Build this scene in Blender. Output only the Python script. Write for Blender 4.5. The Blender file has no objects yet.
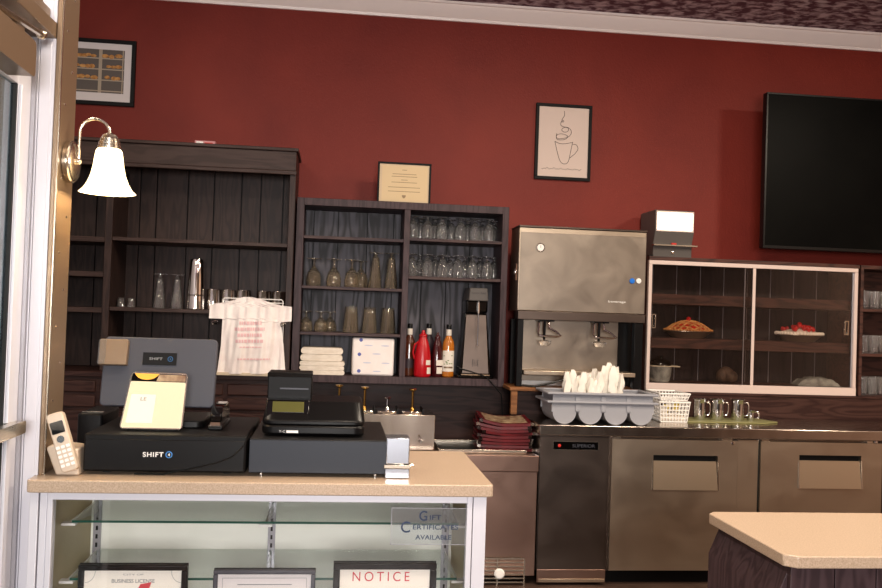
import bpy, bmesh, math, random
from mathutils import Vector, Matrix
random.seed(7)
PI = math.pi
C = bpy.context.scene.collection

# ------------------------------------------------------------------ camera
H = 1.51
yaw, pit, rho = math.atan(105/900), math.atan(18/900), .034
fw = Vector((math.sin(yaw)*math.cos(pit), math.cos(yaw)*math.cos(pit), math.sin(pit)))
r0 = Vector((math.cos(yaw), -math.sin(yaw), 0)); u0 = r0.cross(fw)
cr = r0*math.cos(rho) + u0*math.sin(rho); cu = u0*math.cos(rho) - r0*math.sin(rho)
cam = bpy.data.objects.new('camera', bpy.data.cameras.new('camera')); C.objects.link(cam)
cam.matrix_world = Matrix(((cr.x, cu.x, -fw.x, 0), (cr.y, cu.y, -fw.y, 0), (cr.z, cu.z, -fw.z, H), (0, 0, 0, 1)))
cam.data.sensor_width = 36; cam.data.lens = 36*900/882; cam.data.clip_start = .05
bpy.context.scene.camera = cam

def ray(px, py): return fw + cr*((px-441)/900) - cu*((py-294)/900)
def W(px, py, Y):
    d = ray(px, py); t = Y/d.y
    return Vector((d.x*t, Y, H+d.z*t))
def rect(x0, x1, y0, y1, Y):
    """pixel box on the plane at depth Y -> x0, x1, zbottom, ztop"""
    cx, cy = (x0+x1)/2, (y0+y1)/2
    return W(x0, cy, Y).x, W(x1, cy, Y).x, W(cx, y1, Y).z, W(cx, y0, Y).z

# ------------------------------------------------------------------ materials
def lin(h):
    h = h.lstrip('#'); o = []
    for i in (0, 2, 4):
        c = int(h[i:i+2], 16)/255
        o.append(c/12.92 if c < .04045 else ((c+.055)/1.055)**2.4)
    return tuple(o)+(1,)
def mat(name, col, rough=.5, metal=0, spec=.5, coat=0, emit=None, es=0, trans=0, ior=1.45, alpha=1):
    m = bpy.data.materials.new(name); m.use_nodes = True
    b = m.node_tree.nodes['Principled BSDF']
    b.inputs['Base Color'].default_value = lin(col); b.inputs['Roughness'].default_value = rough
    b.inputs['Metallic'].default_value = metal; b.inputs['Specular IOR Level'].default_value = spec
    b.inputs['Coat Weight'].default_value = coat; b.inputs['Coat Roughness'].default_value = .15
    b.inputs['Transmission Weight'].default_value = trans; b.inputs['IOR'].default_value = ior
    b.inputs['Alpha'].default_value = alpha
    if emit: b.inputs['Emission Color'].default_value = lin(emit); b.inputs['Emission Strength'].default_value = es
    return m
def noisy(m, c1, c2, scale=(1, 1, 1), ns=5, detail=6, lo=.35, hi=.65, bump=0, rough=None, dist=.4, bscale=None):
    nt = m.node_tree; N = nt.nodes; L = nt.links; b = N['Principled BSDF']
    tc = N.new('ShaderNodeTexCoord'); mp = N.new('ShaderNodeMapping'); mp.inputs['Scale'].default_value = scale
    L.new(tc.outputs['Object'], mp.inputs['Vector'])
    n = N.new('ShaderNodeTexNoise'); n.inputs['Scale'].default_value = ns; n.inputs['Detail'].default_value = detail
    n.inputs['Distortion'].default_value = dist
    L.new(mp.outputs[0], n.inputs['Vector'])
    r = N.new('ShaderNodeValToRGB'); r.color_ramp.elements[0].position = lo; r.color_ramp.elements[1].position = hi
    r.color_ramp.elements[0].color = lin(c1); r.color_ramp.elements[1].color = lin(c2)
    L.new(n.outputs['Fac'], r.inputs['Fac']); L.new(r.outputs[0], b.inputs['Base Color'])
    if rough:
        mr = N.new('ShaderNodeMapRange'); mr.inputs['To Min'].default_value = rough[0]; mr.inputs['To Max'].default_value = rough[1]
        L.new(n.outputs['Fac'], mr.inputs['Value']); L.new(mr.outputs[0], b.inputs['Roughness'])
    if bump:
        src = n
        if bscale:
            src = N.new('ShaderNodeTexNoise'); src.inputs['Scale'].default_value = bscale; src.inputs['Detail'].default_value = 3
            L.new(tc.outputs['Object'], src.inputs['Vector'])
        bp = N.new('ShaderNodeBump'); bp.inputs['Strength'].default_value = bump; bp.inputs['Distance'].default_value = .004
        L.new(src.outputs['Fac'], bp.inputs['Height']); L.new(bp.outputs[0], b.inputs['Normal'])
    return m
def wood(name, c1, c2, c3, ns=3, rough=.35, axis='z'):
    """boards with long cathedral grain"""
    m = mat(name, c1, rough+.06, spec=.3); nt = m.node_tree; N = nt.nodes; L = nt.links; b = N['Principled BSDF']
    tc = N.new('ShaderNodeTexCoord'); mp = N.new('ShaderNodeMapping')
    mp.inputs['Scale'].default_value = {'z': (6, 6, .8), 'x': (.8, 6, 6)}[axis]
    L.new(tc.outputs['Object'], mp.inputs['Vector'])
    n = N.new('ShaderNodeTexNoise'); n.inputs['Scale'].default_value = ns; n.inputs['Detail'].default_value = 2; n.inputs['Distortion'].default_value = .3
    L.new(mp.outputs[0], n.inputs['Vector'])
    mu = N.new('ShaderNodeMath'); mu.operation = 'MULTIPLY'; mu.inputs[1].default_value = 42
    L.new(n.outputs['Fac'], mu.inputs[0])
    sn = N.new('ShaderNodeMath'); sn.operation = 'SINE'; L.new(mu.outputs[0], sn.inputs[0])
    mr = N.new('ShaderNodeMapRange'); mr.inputs['From Min'].default_value = -1; L.new(sn.outputs[0], mr.inputs['Value'])
    r = N.new('ShaderNodeValToRGB'); e = r.color_ramp.elements
    e[0].color = lin(c1); e[1].color = lin(c3); e[0].position = .05; e[1].position = .95
    k = r.color_ramp.elements.new(.4); k.color = lin(c2)
    L.new(mr.outputs[0], r.inputs['Fac']); L.new(r.outputs[0], b.inputs['Base Color'])
    bp = N.new('ShaderNodeBump'); bp.inputs['Strength'].default_value = .08; bp.inputs['Distance'].default_value = .002
    L.new(mr.outputs[0], bp.inputs['Height']); L.new(bp.outputs[0], b.inputs['Normal'])
    return m
def pane(name, tint='#ffffff', ior=1.5, rough=0, extra=0):
    m = bpy.data.materials.new(name); m.use_nodes = True; nt = m.node_tree; N = nt.nodes; L = nt.links
    N.remove(N['Principled BSDF']); out = N['Material Output']
    t = N.new('ShaderNodeBsdfTransparent'); t.inputs[0].default_value = lin(tint)
    g = N.new('ShaderNodeBsdfGlossy'); g.inputs['Roughness'].default_value = rough
    f = N.new('ShaderNodeFresnel'); ge = N.new('ShaderNodeNewGeometry'); mi = N.new('ShaderNodeMapRange')
    mi.inputs['To Min'].default_value = ior; mi.inputs['To Max'].default_value = 1/ior   # same reflectance from either side
    L.new(ge.outputs['Backfacing'], mi.inputs['Value']); L.new(mi.outputs[0], f.inputs[0])
    a = N.new('ShaderNodeMath'); a.operation = 'ADD'; a.inputs[1].default_value = extra; L.new(f.outputs[0], a.inputs[0])
    mx = N.new('ShaderNodeMixShader'); L.new(a.outputs[0], mx.inputs[0]); L.new(t.outputs[0], mx.inputs[1]); L.new(g.outputs[0], mx.inputs[2])
    L.new(mx.outputs[0], out.inputs['Surface'])
    return m
def steel(name, c1, c2, r=(.26, .42), scale=(1, 1, 1.6), ns=3.0):
    m = mat(name, c1, .3, metal=1)
    return noisy(m, c1, c2, scale, ns, 5, .25, .75, rough=r, dist=.8)

M = {}
M['red_wall'] = noisy(mat('red wall paint', '#7c2420', .55, spec=.3), '#70231b', '#7f2b20', (1, 1, 1), 1.6, 5, .3, .7, bump=.35, bscale=90)
M['ceiling'] = noisy(mat('ceiling', '#4a2a35', .8), '#5e3541', '#c9b4ba', (1, 1.5, 1), 13, 10, .44, .62, bump=.6)
M['crown'] = mat('crown paint', '#fbefe9', .4)
M['floor'] = noisy(mat('floor tile', '#4a382e', .4), '#3c2c24', '#54423a', (1, 1, 1), 3)
M['plain_wall'] = noisy(mat('tan wall', '#8d7466', .7), '#8a7062', '#977d6e', (1, 1, 1), 2)
M['wood'] = wood('dark walnut', '#35272a', '#3f2f32', '#453538', 2.2, .42)
M['wood_x'] = wood('dark walnut rail', '#34252a', '#42302f', '#493735', 2.2, .42, 'x')
M['wood_dark'] = wood('dark brown boards', '#2b1e1c', '#33241f', '#3a2a26', 2.2, .42)
M['wood_dark_x'] = wood('dark brown rail', '#33241f', '#3b2a26', '#40302b', 2.2, .42, 'x')
M['wood_panel'] = wood('boards with painted grey sheen', '#29262a', '#434046', '#56535b', 1.5, .42)  # blue-grey sheen of glossy dark wood is put into the board colour
M['wood_brown'] = wood('brown panel', '#2a1512', '#36201b', '#3c2520', 2.0, .4, 'x')
M['black_wood'] = wood('blackened boards', '#1a1112', '#221718', '#2b1e1e', 2.0, .4)
M['case_shelf'] = wood('pie case shelf', '#33201c', '#452b25', '#4c3029', 2.0, .4, 'x')
M['seam'] = mat('pale seam', '#8a8388', .5)
M['steel'] = steel('brushed steel', '#b8a896', '#c6b6a2')
M['steel_h'] = steel('brushed steel worktop', '#b4a89c', '#c2b6aa', (.14, .26), (3, 1, 1))
M['steel_dark'] = steel('dark steel', '#5f544e', '#6b5f58', (.25, .42))
M['steel_warm'] = steel('warm steel', '#bca892', '#cab69f', (.25, .4))
M['steel_plate'] = mat('bright steel plate', '#b8a690', .32, metal=.9)
M['steel_disp'] = steel('smudged steel', '#7f756b', '#958a7e', (.3, .5), (1, 1, 1), 5)
M['steel_brown'] = steel('brown steel', '#8f7367', '#9c7f72', (.25, .42))
M['chrome'] = mat('chrome', '#e6e2dc', .08, metal=1)
M['pitcher'] = mat('polished steel', '#d4d4d2', .13, metal=1)
M['silver'] = mat('silver steel', '#a9adb6', .25, metal=.9)
M['brushed'] = mat('brushed nickel', '#cfc4b4', .25, metal=1)
M['brass'] = mat('aged brass', '#a8803e', .25, metal=1)
M['bronze'] = mat('bronze aluminium', '#85705b', .38, metal=.5)
M['alu'] = mat('white aluminium', '#cfced6', .35, metal=.15)
M['alu_grey'] = mat('grey aluminium', '#a9a7ad', .35, metal=.6)
M['alu_pink'] = mat('champagne aluminium', '#d9c6be', .35, metal=.2)
M['counter'] = noisy(mat('speckled tan laminate', '#b59f88', .3), '#a28d77', '#bfa995', (1, 1, 1), 260, 2, .3, .7)
M['cab_white'] = noisy(mat('cream panel', '#d8d8c8', .5), '#f0f1e6', '#f8f8ee', (1, 1, 1), 6)
M['cab_tan'] = noisy(mat('tan case side', '#b8aa84', .5), '#c4b68e', '#d0c29c', (1, 1, 1), 4)
M['glass'] = mat('glass', '#ffffff', .0, trans=.965, ior=1.45)
M['pane'] = pane('clear pane')
M['pane_green'] = pane('greenish shelf glass', '#f8fcfa')
M['edge_green'] = mat('green glass edge', '#1d5346', .1, coat=.5)
M['pane_dark'] = pane('sliding case glass', '#f3f1ef')
M['acrylic'] = pane('acrylic', '#f8fafb', extra=.05, rough=.3)
M['black'] = mat('black plastic', '#0a090a', .32, spec=.25)
M['black_matte'] = mat('black satin', '#0c0b0c', .5, spec=.2)
M['black_gloss'] = mat('black gloss', '#060606', .08)
M['tv'] = noisy(mat('tv screen', '#050505', .35, spec=.04), '#060606', '#0a0a09', (1, 1, 1), 3)
M['slate'] = mat('slate grey plastic', '#43444c', .4, spec=.3)
M['drawer_blue'] = mat('blue grey enamel', '#272b34', .42, spec=.3)
M['grey_plastic'] = mat('grey plastic tray', '#94959c', .45)
M['clock_grey'] = mat('grey enamel', '#57524f', .4, spec=.3)
M['white'] = mat('white plastic', '#ebe8e4', .4)
M['paper'] = mat('paper', '#e8e2d8', .7)
M['cert'] = mat('certificate paper', '#dcc49c', .7)
M['cert_mat'] = mat('cream mat', '#d6bfa0', .7)
M['art_paper'] = mat('art paper', '#d6c3b8', .7)
M['ink'] = mat('dark ink', '#3a3434', .6)
M['ink_soft'] = mat('faded ink', '#9a8266', .7)
M['ink_red'] = mat('red ink', '#c43c46', .6)
M['ink_teal'] = mat('dark teal ink', '#0a2f55', .5)
M['ink_blue'] = mat('teal ink', '#27598a', .5)
M['ink_grey'] = mat('grey ink', '#77797c', .6)
M['bag'] = noisy(mat('bag plastic', '#ece2de', .5), '#e8dcd8', '#f2ebe6', (1, 1, 1), 12, bump=.6, bscale=25)
M['bag_print'] = mat('faded pink print', '#e6bcbe', .6)
M['napkin'] = noisy(mat('napkin paper', '#e3d8c8', .8), '#ded2c2', '#ece2d4', (1, 1, 3), 20)
M['wrap'] = noisy(mat('tissue wrap', '#efe6e2', .6), '#ebe2de', '#f4ecea', (1, 1, 1), 9)
M['blue_print'] = mat('blue print', '#5a63a8', .6)
M['blue_pale'] = mat('pale blue print', '#c6c9dc', .6)
M['phone'] = mat('champagne phone', '#cbb9a6', .35, metal=.2)
M['lcd'] = mat('lcd', '#4e4c22', .2)
M['screen'] = mat('screen with painted reflection', '#8c8068', .12, emit='#f4e2bc', es=.85)  # glowing cream imitates the sconce mirrored in the glass
M['screen_photo'] = mat('red food photo', '#7a3a30', .2)
M['orange'] = mat('orange round', '#e0a040', .3, emit='#e0a040', es=.4)
M['lit'] = mat('lit clock window', '#fffbe8', .3, emit='#fff6dc', es=3.0)
M['shade'] = mat('frosted lit glass', '#fff2d8', .4, emit='#ffe2ac', es=3.2)
M['menu'] = noisy(mat('red leatherette', '#6b1119', .35), '#4a0c12', '#64151b', (1, 1, 1), 8)
M['menu_page'] = noisy(mat('menu page', '#8c7058', .35), '#6a4a3a', '#b09a7c', (1, 1, 1), 30)
M['choc'] = mat('chocolate syrup', '#4a2110', .12, coat=.5)
M['red_plastic'] = mat('red bottle plastic', '#b00e1a', .3)
M['dark_red'] = mat('dark red syrup', '#3c0c10', .12, coat=.5)
M['amber'] = mat('amber syrup', '#b0661a', .08, coat=.6)
M['label'] = mat('bottle label', '#ddd5ca', .6)
M['label_dark'] = mat('dark label', '#2a1a22', .5)
M['green_ink'] = mat('green leaf print', '#5c7a3a', .6)
M['paper_brown'] = noisy(mat('brown paper', '#4a3528', .7), '#3c2a20', '#5a4232', (1, 1, 1), 25, bump=.5)
M['green_mat'] = mat('pale green mat', '#7f7c50', .6)
M['yellow'] = mat('yellow packet', '#d8bf4a', .5)
M['crust'] = noisy(mat('pie crust', '#c07840', .6), '#a8622e', '#d69858', (1, 1, 1), 30, bump=.6)
M['filling'] = noisy(mat('berry filling', '#9c1a14', .2), '#8c120e', '#c02a1e', (1, 1, 1), 40, bump=.6)
M['cherry'] = mat('cherry', '#c01414', .15, coat=.6)
M['cream'] = mat('whipped cream', '#ecdccc', .6)
M['tin'] = mat('pie tin', '#b09a86', .3, metal=.8)
M['foil'] = noisy(mat('plastic wrap', '#8c8a84', .25), '#6c6a66', '#a8a69e', (1, 1, 1), 14, bump=.6)
M['bread'] = noisy(mat('bread', '#b07a3e', .7), '#96602a', '#cc9a5c', (1, 1, 1), 40)
M['photo_bg'] = mat('photo background', '#5b534e', .6)
M['photo_shelf'] = mat('photo shelf', '#a89a88', .6)
M['white_mat'] = mat('white mat', '#d8d2d2', .7)
M['blue_knob'] = mat('blue magnet', '#1f6fd0', .3)
M['honey_wood'] = wood('honey wood', '#6b4426', '#7d5230', '#8a5c38', 2, .4, 'x')
M['cream_edge'] = mat('cream shelf edge', '#c8b8a0', .5)
M['rubber'] = mat('rubber', '#111111', .7)
M['red_sticker'] = mat('red sticker', '#c22a20', .4)
M['pink_box'] = mat('pink carton', '#c98a8c', .6)
M['skyglass'] = mat('blue door film', '#4f8f98', .1)

# ------------------------------------------------------------------ mesh builder
class MB:
    def __init__(s): s.v = []; s.f = []; s.m = []; s.mi = 0
    def add(s, vs, fs):
        o = len(s.v); s.v += [Vector(v) for v in vs]
        for f in fs: s.f.append([o+i for i in f]); s.m.append(s.mi)
        return s
    def box(s, x0, x1, y0, y1, z0, z1):
        return s.hexa([(x0, y0, z0), (x1, y0, z0), (x1, y1, z0), (x0, y1, z0), (x0, y0, z1), (x1, y0, z1), (x1, y1, z1), (x0, y1, z1)])
    def hexa(s, p):
        return s.add(p, [(0, 3, 2, 1), (4, 5, 6, 7), (0, 1, 5, 4), (1, 2, 6, 5), (2, 3, 7, 6), (3, 0, 4, 7)])
    def cbox(s, c, d, rot=None):
        p = [Vector((sx*d[0]/2, sy*d[1]/2, sz*d[2]/2)) for sz in (-1, 1) for sx, sy in ((-1, -1), (1, -1), (1, 1), (-1, 1))]
        if rot: p = [rot @ q for q in p]
        return s.hexa([q+Vector(c) for q in p])
    def prism(s, poly, axis, a0, a1):
        """poly: 2-D points; axis 'x': poly is (y,z); 'y': (x,z); 'z': (x,y)"""
        def P(p, a): return {'x': (a, p[0], p[1]), 'y': (p[0], a, p[1]), 'z': (p[0], p[1], a)}[axis]
        n = len(poly)
        area = sum(poly[i][0]*poly[(i+1) % n][1]-poly[(i+1) % n][0]*poly[i][1] for i in range(n))
        if (area < 0) != (axis == 'y'): poly = poly[::-1]
        vs = [P(p, a0) for p in poly]+[P(p, a1) for p in poly]
        fs = [tuple(range(n))[::-1], tuple(range(n, 2*n))]+[(i, (i+1) % n, n+(i+1) % n, n+i) for i in range(n)]
        return s.add(vs, fs)
    def rr(s, x0, x1, z0, z1, r, y0, y1, axis='y', seg=5):
        return s.prism(rrect(x0, x1, z0, z1, r, seg), axis, y0, y1)
    def lathe(s, prof, c=(0, 0, 0), seg=24, rot=None, sx=1, sy=1):
        vs = []; fs = []; c = Vector(c)
        for r, z in prof:
            for i in range(seg):
                a = 2*PI*i/seg; p = Vector((r*math.cos(a)*sx, r*math.sin(a)*sy, z))
                if rot: p = rot @ p
                vs.append(p+c)
        for j in range(len(prof)-1):
            for i in range(seg): fs.append((j*seg+i, j*seg+(i+1) % seg, (j+1)*seg+(i+1) % seg, (j+1)*seg+i))
        if prof[0][0] > 1e-5: fs.append(tuple(range(seg))[::-1])
        if prof[-1][0] > 1e-5: k = (len(prof)-1)*seg; fs.append(tuple(range(k, k+seg)))
        return s.add(vs, fs)
    def tube(s, pts, r, seg=8, closed=False, r2=None):
        pts = [Vector(p) for p in pts]; n = len(pts); vs = []; fs = []
        up = Vector((0, 0, 1)); prev = None
        for i, p in enumerate(pts):
            a = pts[(i-1) % n] if (closed or i > 0) else p; b = pts[(i+1) % n] if (closed or i < n-1) else p
            t = (b-a).normalized()
            if prev is None:
                k = up if abs(t.dot(up)) < .9 else Vector((1, 0, 0)); u = t.cross(k).normalized()
            else:
                u = (prev-t*prev.dot(t)).normalized()
            prev = u; w = t.cross(u)
            rr_ = r if r2 is None else r+(r2-r)*i/(n-1)
            for j in range(seg):
                an = 2*PI*j/seg; vs.append(p+(u*math.cos(an)+w*math.sin(an))*rr_)
        for i in range(n if closed else n-1):
            for j in range(seg):
                a = i*seg+j; b = i*seg+(j+1) % seg; c = ((i+1) % n)*seg+(j+1) % seg; d = ((i+1) % n)*seg+j
                fs.append((a, b, c, d))
        if not closed: fs.append(tuple(range(seg))[::-1]); fs.append(tuple(range((n-1)*seg, n*seg)))
        return s.add(vs, fs)
    def ball(s, c, r, seg=14, rings=8):
        if not hasattr(r, '__len__'): r = (r, r, r)
        prof = [(math.sin(PI*i/rings), -math.cos(PI*i/rings)) for i in range(rings+1)]
        prof[0] = (.001, -1); prof[-1] = (.001, 1)
        o = len(s.v); s.lathe(prof, (0, 0, 0), seg)
        for i in range(o, len(s.v)): v = s.v[i]; s.v[i] = Vector((v.x*r[0]+c[0], v.y*r[1]+c[1], v.z*r[2]+c[2]))
        return s
    def xf(s, m, start=0):
        for i in range(start, len(s.v)): s.v[i] = m @ s.v[i]
        return s
    def build(s, name, m, parent=None, smooth=35, bev=0, bseg=2):
        me = bpy.data.meshes.new(name); vs = s.v
        off = Vector((0, 0, 0)); o = bpy.data.objects.new(name, me)
        if parent:
            root = parent
            while root.parent: root = root.parent
            off = root.location
        elif vs:
            lo = [min(v[i] for v in vs) for i in range(3)]; hi = [max(v[i] for v in vs) for i in range(3)]
            off = Vector(((lo[0]+hi[0])/2, (lo[1]+hi[1])/2, lo[2])); o.location = off
        me.from_pydata([tuple(v-off) for v in vs], [], s.f)
        for mm in (m if isinstance(m, (list, tuple)) else [m]): me.materials.append(mm if not isinstance(mm, str) else M[mm])
        for p, k in zip(me.polygons, s.m): p.material_index = k
        b = bmesh.new(); b.from_mesh(me); bmesh.ops.recalc_face_normals(b, faces=b.faces); b.to_mesh(me); b.free()
        if smooth:
            me.shade_smooth(); me.set_sharp_from_angle(angle=math.radians(smooth))
        C.objects.link(o)
        if parent: o.parent = parent
        if bev:
            md = o.modifiers.new('bevel', 'BEVEL'); md.width = bev; md.segments = bseg; md.limit_method = 'ANGLE'; md.angle_limit = math.radians(40)
            md.harden_normals = False
        return o
def rrect(x0, x1, z0, z1, r, seg=5):
    out = []
    for cx, cz, a0 in ((x1-r, z0+r, -PI/2), (x1-r, z1-r, 0), (x0+r, z1-r, PI/2), (x0+r, z0+r, PI)):
        for i in range(seg+1): a = a0+PI/2*i/seg; out.append((cx+r*math.cos(a), cz+r*math.sin(a)))
    return out
def boxp(name, m, parent, *a, **k): return MB().box(*a).build(name, m, parent, **k)
def thing(name, label, cat, loc=(0, 0, 0), group=None):
    o = bpy.data.objects.new(name, None); C.objects.link(o); o.location = loc; o.empty_display_size = .05
    return tag(o, label, cat, group)
def tag(o, label=None, cat=None, group=None, kind=None):
    if label: o['label'] = label
    if cat: o['category'] = cat
    if group: o['group'] = group
    if kind: o['kind'] = kind
    return o
def struct(name, mb, m, parent=None, **k):
    o = mb.build(name, m, parent, **k); o['kind'] = 'structure'; return o
def dup(root, loc, label=None, rotz=None, group=None):
    def cp(o, par):
        c = o.copy(); C.objects.link(c); c.parent = par
        for ch in list(o.children): cp(ch, c)
        return c
    r = cp(root, None); r.location = loc
    if rotz is not None: r.rotation_euler = (r.rotation_euler.x, r.rotation_euler.y, rotz)
    if label: r['label'] = label
    if group: r['group'] = group
    return r
def text(name, body, m, parent, center, height, width=None, depth=.0006, rot=None, spacing=1, bold=0):
    """flat lettering facing -Y, centred at a point, fitted to height (and width)"""
    cu_ = bpy.data.curves.new('t', 'FONT'); cu_.body = body; cu_.size = 1; cu_.align_x = 'CENTER'; cu_.extrude = 0; cu_.space_character = spacing
    cu_.offset = bold
    to = bpy.data.objects.new('t', cu_); C.objects.link(to)
    dg = bpy.context.evaluated_depsgraph_get(); me = bpy.data.meshes.new_from_object(to.evaluated_get(dg))
    bpy.data.objects.remove(to)
    xs = [v.co.x for v in me.vertices]; ys = [v.co.y for v in me.vertices]
    w, h = max(xs)-min(xs), max(ys)-min(ys); sc = height/h; sx = (width/w) if width else sc
    mx, my = (max(xs)+min(xs))/2, (max(ys)+min(ys))/2
    root = parent
    while root.parent: root = root.parent
    R = rot or Matrix.Identity(3)
    for v in me.vertices:
        p = R @ Vector(((v.co.x-mx)*sx, -depth, (v.co.y-my)*sc)); v.co = p+Vector(center)-root.location
    me.materials.clear(); me.materials.append(M[m]); me.name = name
    o = bpy.data.objects.new(name, me); C.objects.link(o); o.parent = parent
    return o
def rotx(d): return Matrix.Rotation(math.radians(d), 3, 'X')
def rotz(d): return Matrix.Rotation(math.radians(d), 3, 'Z')
ORD = ['', 'first', 'second', 'third', 'fourth', 'fifth', 'sixth', 'seventh', 'eighth', 'ninth', 'tenth', 'eleventh', 'twelfth', 'thirteenth', 'fourteenth', 'fifteenth', 'sixteenth']

# ================================================================== SETTING
YW = 5.85; ZC = 3.53; XL = -1.95; XR = 5.6; YF = -2.6
struct('wall_back', MB().box(XL, XR, YW, YW+.1, 0, ZC), 'red_wall')
struct('wall_left', MB().box(XL-.1, XL, YF, YW, 0, ZC), noisy(mat('pale lilac wall', '#b4b0bc', .7), '#b0adb8', '#bab6c2', (1, 1, 1), 2))
struct('wall_right', MB().box(XR, XR+.1, YF, YW, 0, ZC), 'plain_wall')
struct('wall_front', MB().box(XL, XR, YF-.1, YF, 0, ZC), 'plain_wall')
struct('floor', MB().box(XL, XR, YF, YW, -.1, 0), 'floor')
struct('ceiling', MB().box(XL, XR, YF, YW, ZC, ZC+.1), 'ceiling')
cr_ = [(YW, ZC), (YW, 3.425), (YW-.014, 3.425), (YW-.018, 3.442), (YW-.034, 3.452), (YW-.05, 3.476), (YW-.072, 3.497), (YW-.08, 3.512), (YW-.092, 3.515), (YW-.092, ZC)]
struct('trim_1', MB().prism(cr_, 'x', XL, XR), 'crown')
# dark wainscot behind everything below the cabinets
zl = 1.05
struct('trim_2', MB().box(XL, XR, YW-.03, YW, 0, zl), 'wood_brown')

# partition jamb and aluminium door frame at the left
struct('trim_3', MB().box(-.756, -.7285, 2.345, 2.49, 0, 2.1625).box(-.756, -.7285, 2.345, 2.49, 2.2035, ZC), 'alu', bev=.0015)
jb = MB().box(-.7283, -.7197, 2.345, 2.49, 1.0705, 2.1625).box(-.7283, -.7197, 2.345, 2.49, 2.2035, ZC)
struct('trim_4', jb, 'alu')
# bronze standard with rivet holes, standing on the counter
ps = MB().box(-.7195, -.7085, 2.347, 2.495, 1.0705, ZC-.001)
o = struct('trim_5', ps, 'bronze', bev=.002)
rv = MB()
for k, z in enumerate([1.25+.095*i for i in range(22)]):
    rv.lathe([(.0035, 0), (.003, .0015)], (-.7085, 2.40+.05*(k % 2), z), 8, Matrix.Rotation(PI/2, 3, 'Y'))
struct('trim_6', rv, 'brushed')
edge = MB().box(-.7085, -.7062, 2.353, 2.358, 1.0705, ZC-.001)
struct('trim_7', edge, 'brushed')
# header bar of the door opening running towards the viewer
struct('trim_8', MB().box(-.86, -.7205, 1.2, 2.42, 2.163, 2.203).box(-.745, -.7345, 1.2, 2.34, 2.2035, 2.235), 'bronze', bev=.002)
dr = MB()
dr.box(-.79, -.77, 2.245, 2.332, .02, 2.155); dr.box(-.79, -.77, 1.3, 1.38, .02, 2.155)
dr.box(-.79, -.77, 1.38, 2.245, 2.02, 2.155); dr.box(-.79, -.77, 1.38, 2.245, .02, .25)
dr.box(-.7695, -.762, 2.245, 2.272, .03, 2.02)
door = struct('door_1', dr, 'alu', bev=.0015)
boxp('glass_pane', pane('tinted door pane', '#c4d6da', extra=.06), door, -.783, -.779, 1.38, 2.2355, .25, 2.02)
boxp('gasket', 'rubber', door, -.784, -.772, 2.236, 2.2445, .25, 2.02)
MB().rr(1.3, 2.27, 1.186, 1.216, .008, -.748, -.728, 'x').build('push_bar', 'brushed', door)
MB().box(-.77, -.748, 2.24, 2.265, 1.19, 1.212).box(-.77, -.748, 1.33, 1.36, 1.19, 1.212).build('bar_bracket', 'brushed', door)
struct('trim_9', MB().box(-.81, -.7575, 2.347, 2.49, 0, 2.1625), 'alu', bev=.0015)
struct('trim_10', MB().box(-.7775, -.7605, 2.3335, 2.3455, 0, 2.16), 'alu_grey')
cl = thing('door_closer', 'brushed bronze door closer box at the upper left under the header bar', 'door closer', (-.74, 1.8, 1.98))
MB().rr(1.35, 2.18, 2.022, 2.105, .014, -.769, -.712, 'x').build('housing', 'bronze', cl)
MB().box(-.765, -.74, 1.95, 2.0, 2.1055, 2.1625).box(-.765, -.73, 2.10, 2.15, 2.1055, 2.13).build('bracket', 'bronze', cl)
MB().tube([(-.745, 1.7, 2.118), (-.728, 2.0, 2.125), (-.7245, 2.25, 2.145)], .008).ball((-.7245, 2.25, 2.145), .013).build('closer_arm', 'brushed', cl)

# ================================================================== WALL SCONCE
sc = thing('wall_sconce', 'brushed nickel wall sconce with lit bell-shaped frosted glass shade', 'wall lamp', (-.7085, 2.465, 1.9))
SYs = 2.44; zs = W(70, 162, SYs).z; ry90 = Matrix.Rotation(PI/2, 3, 'Y')
MB().lathe([(.052, 0), (.055, .002), (.055, .014), (.052, .017), (.050, .017), (.049, .021), (.035, .024), (.001, .025)], (-.7083, SYs, zs), 32, ry90).build('backplate', 'brushed', sc)
top = W(109.5, 143, SYs)
XA = -.680
zc_ = W(96, 119, SYs).z; cxm, rad = (XA+top.x)/2, (top.x-XA)/2; ztop = zc_-rad
arm = [(-.684, SYs, zs+.002), (XA, SYs, zs+.004), (XA, SYs, zs+.02), (XA, SYs, ztop-.03)]+[(cxm-rad*math.cos(a), SYs, ztop+rad*math.sin(a)) for a in [PI*i/12 for i in range(13)]]+[(top.x, SYs, top.z+.015)]
MB().tube(arm, .004, 10).build('arm', 'brushed', sc)
MB().ball((XA, SYs, zs+.002), .009).build('arm_knob', 'brushed', sc)
MB().lathe([(.006, .026), (.018, .02), (.022, .012), (.024, .01), (.024, .004), (.027, .002), (.027, -.006), (.029, -.008), (.029, -.018)], top, 24).build('cap', 'brushed', sc)
zb = W(105, 193, SYs).z
hh = top.z-.016-zb
prof = [(.029, 1), (.033, .95), (.036, .8), (.039, .6), (.044, .4), (.052, .22), (.062, .08), (.072, 0)]
po = [(r, zb+hh*t-top.z) for r, t in prof]; pi_ = [(r-.003, z) for r, z in po[::-1]]
MB().lathe(po+pi_, (top.x, SYs, top.z), 32).build('shade', 'shade', sc)
MB().ball((top.x, SYs, zb+.065), (.02, .02, .028)).build('bulb', 'lit', sc)
def lamp(name, kind, loc, energy, col, size=.1, rot=(0, 0, 0), sy=None):
    l = bpy.data.lights.new(name, kind); l.energy = energy; l.color = col
    if kind == 'AREA':
        l.size = size
        if sy: l.shape = 'RECTANGLE'; l.size_y = sy
    else: l.shadow_soft_size = size
    o = bpy.data.objects.new(name, l); C.objects.link(o); o.location = loc; o.rotation_euler = rot
    return o
lamp('sconce_light', 'POINT', (top.x, SYs, zb+.02), 3.0, (1, .74, .42), .02)

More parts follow.
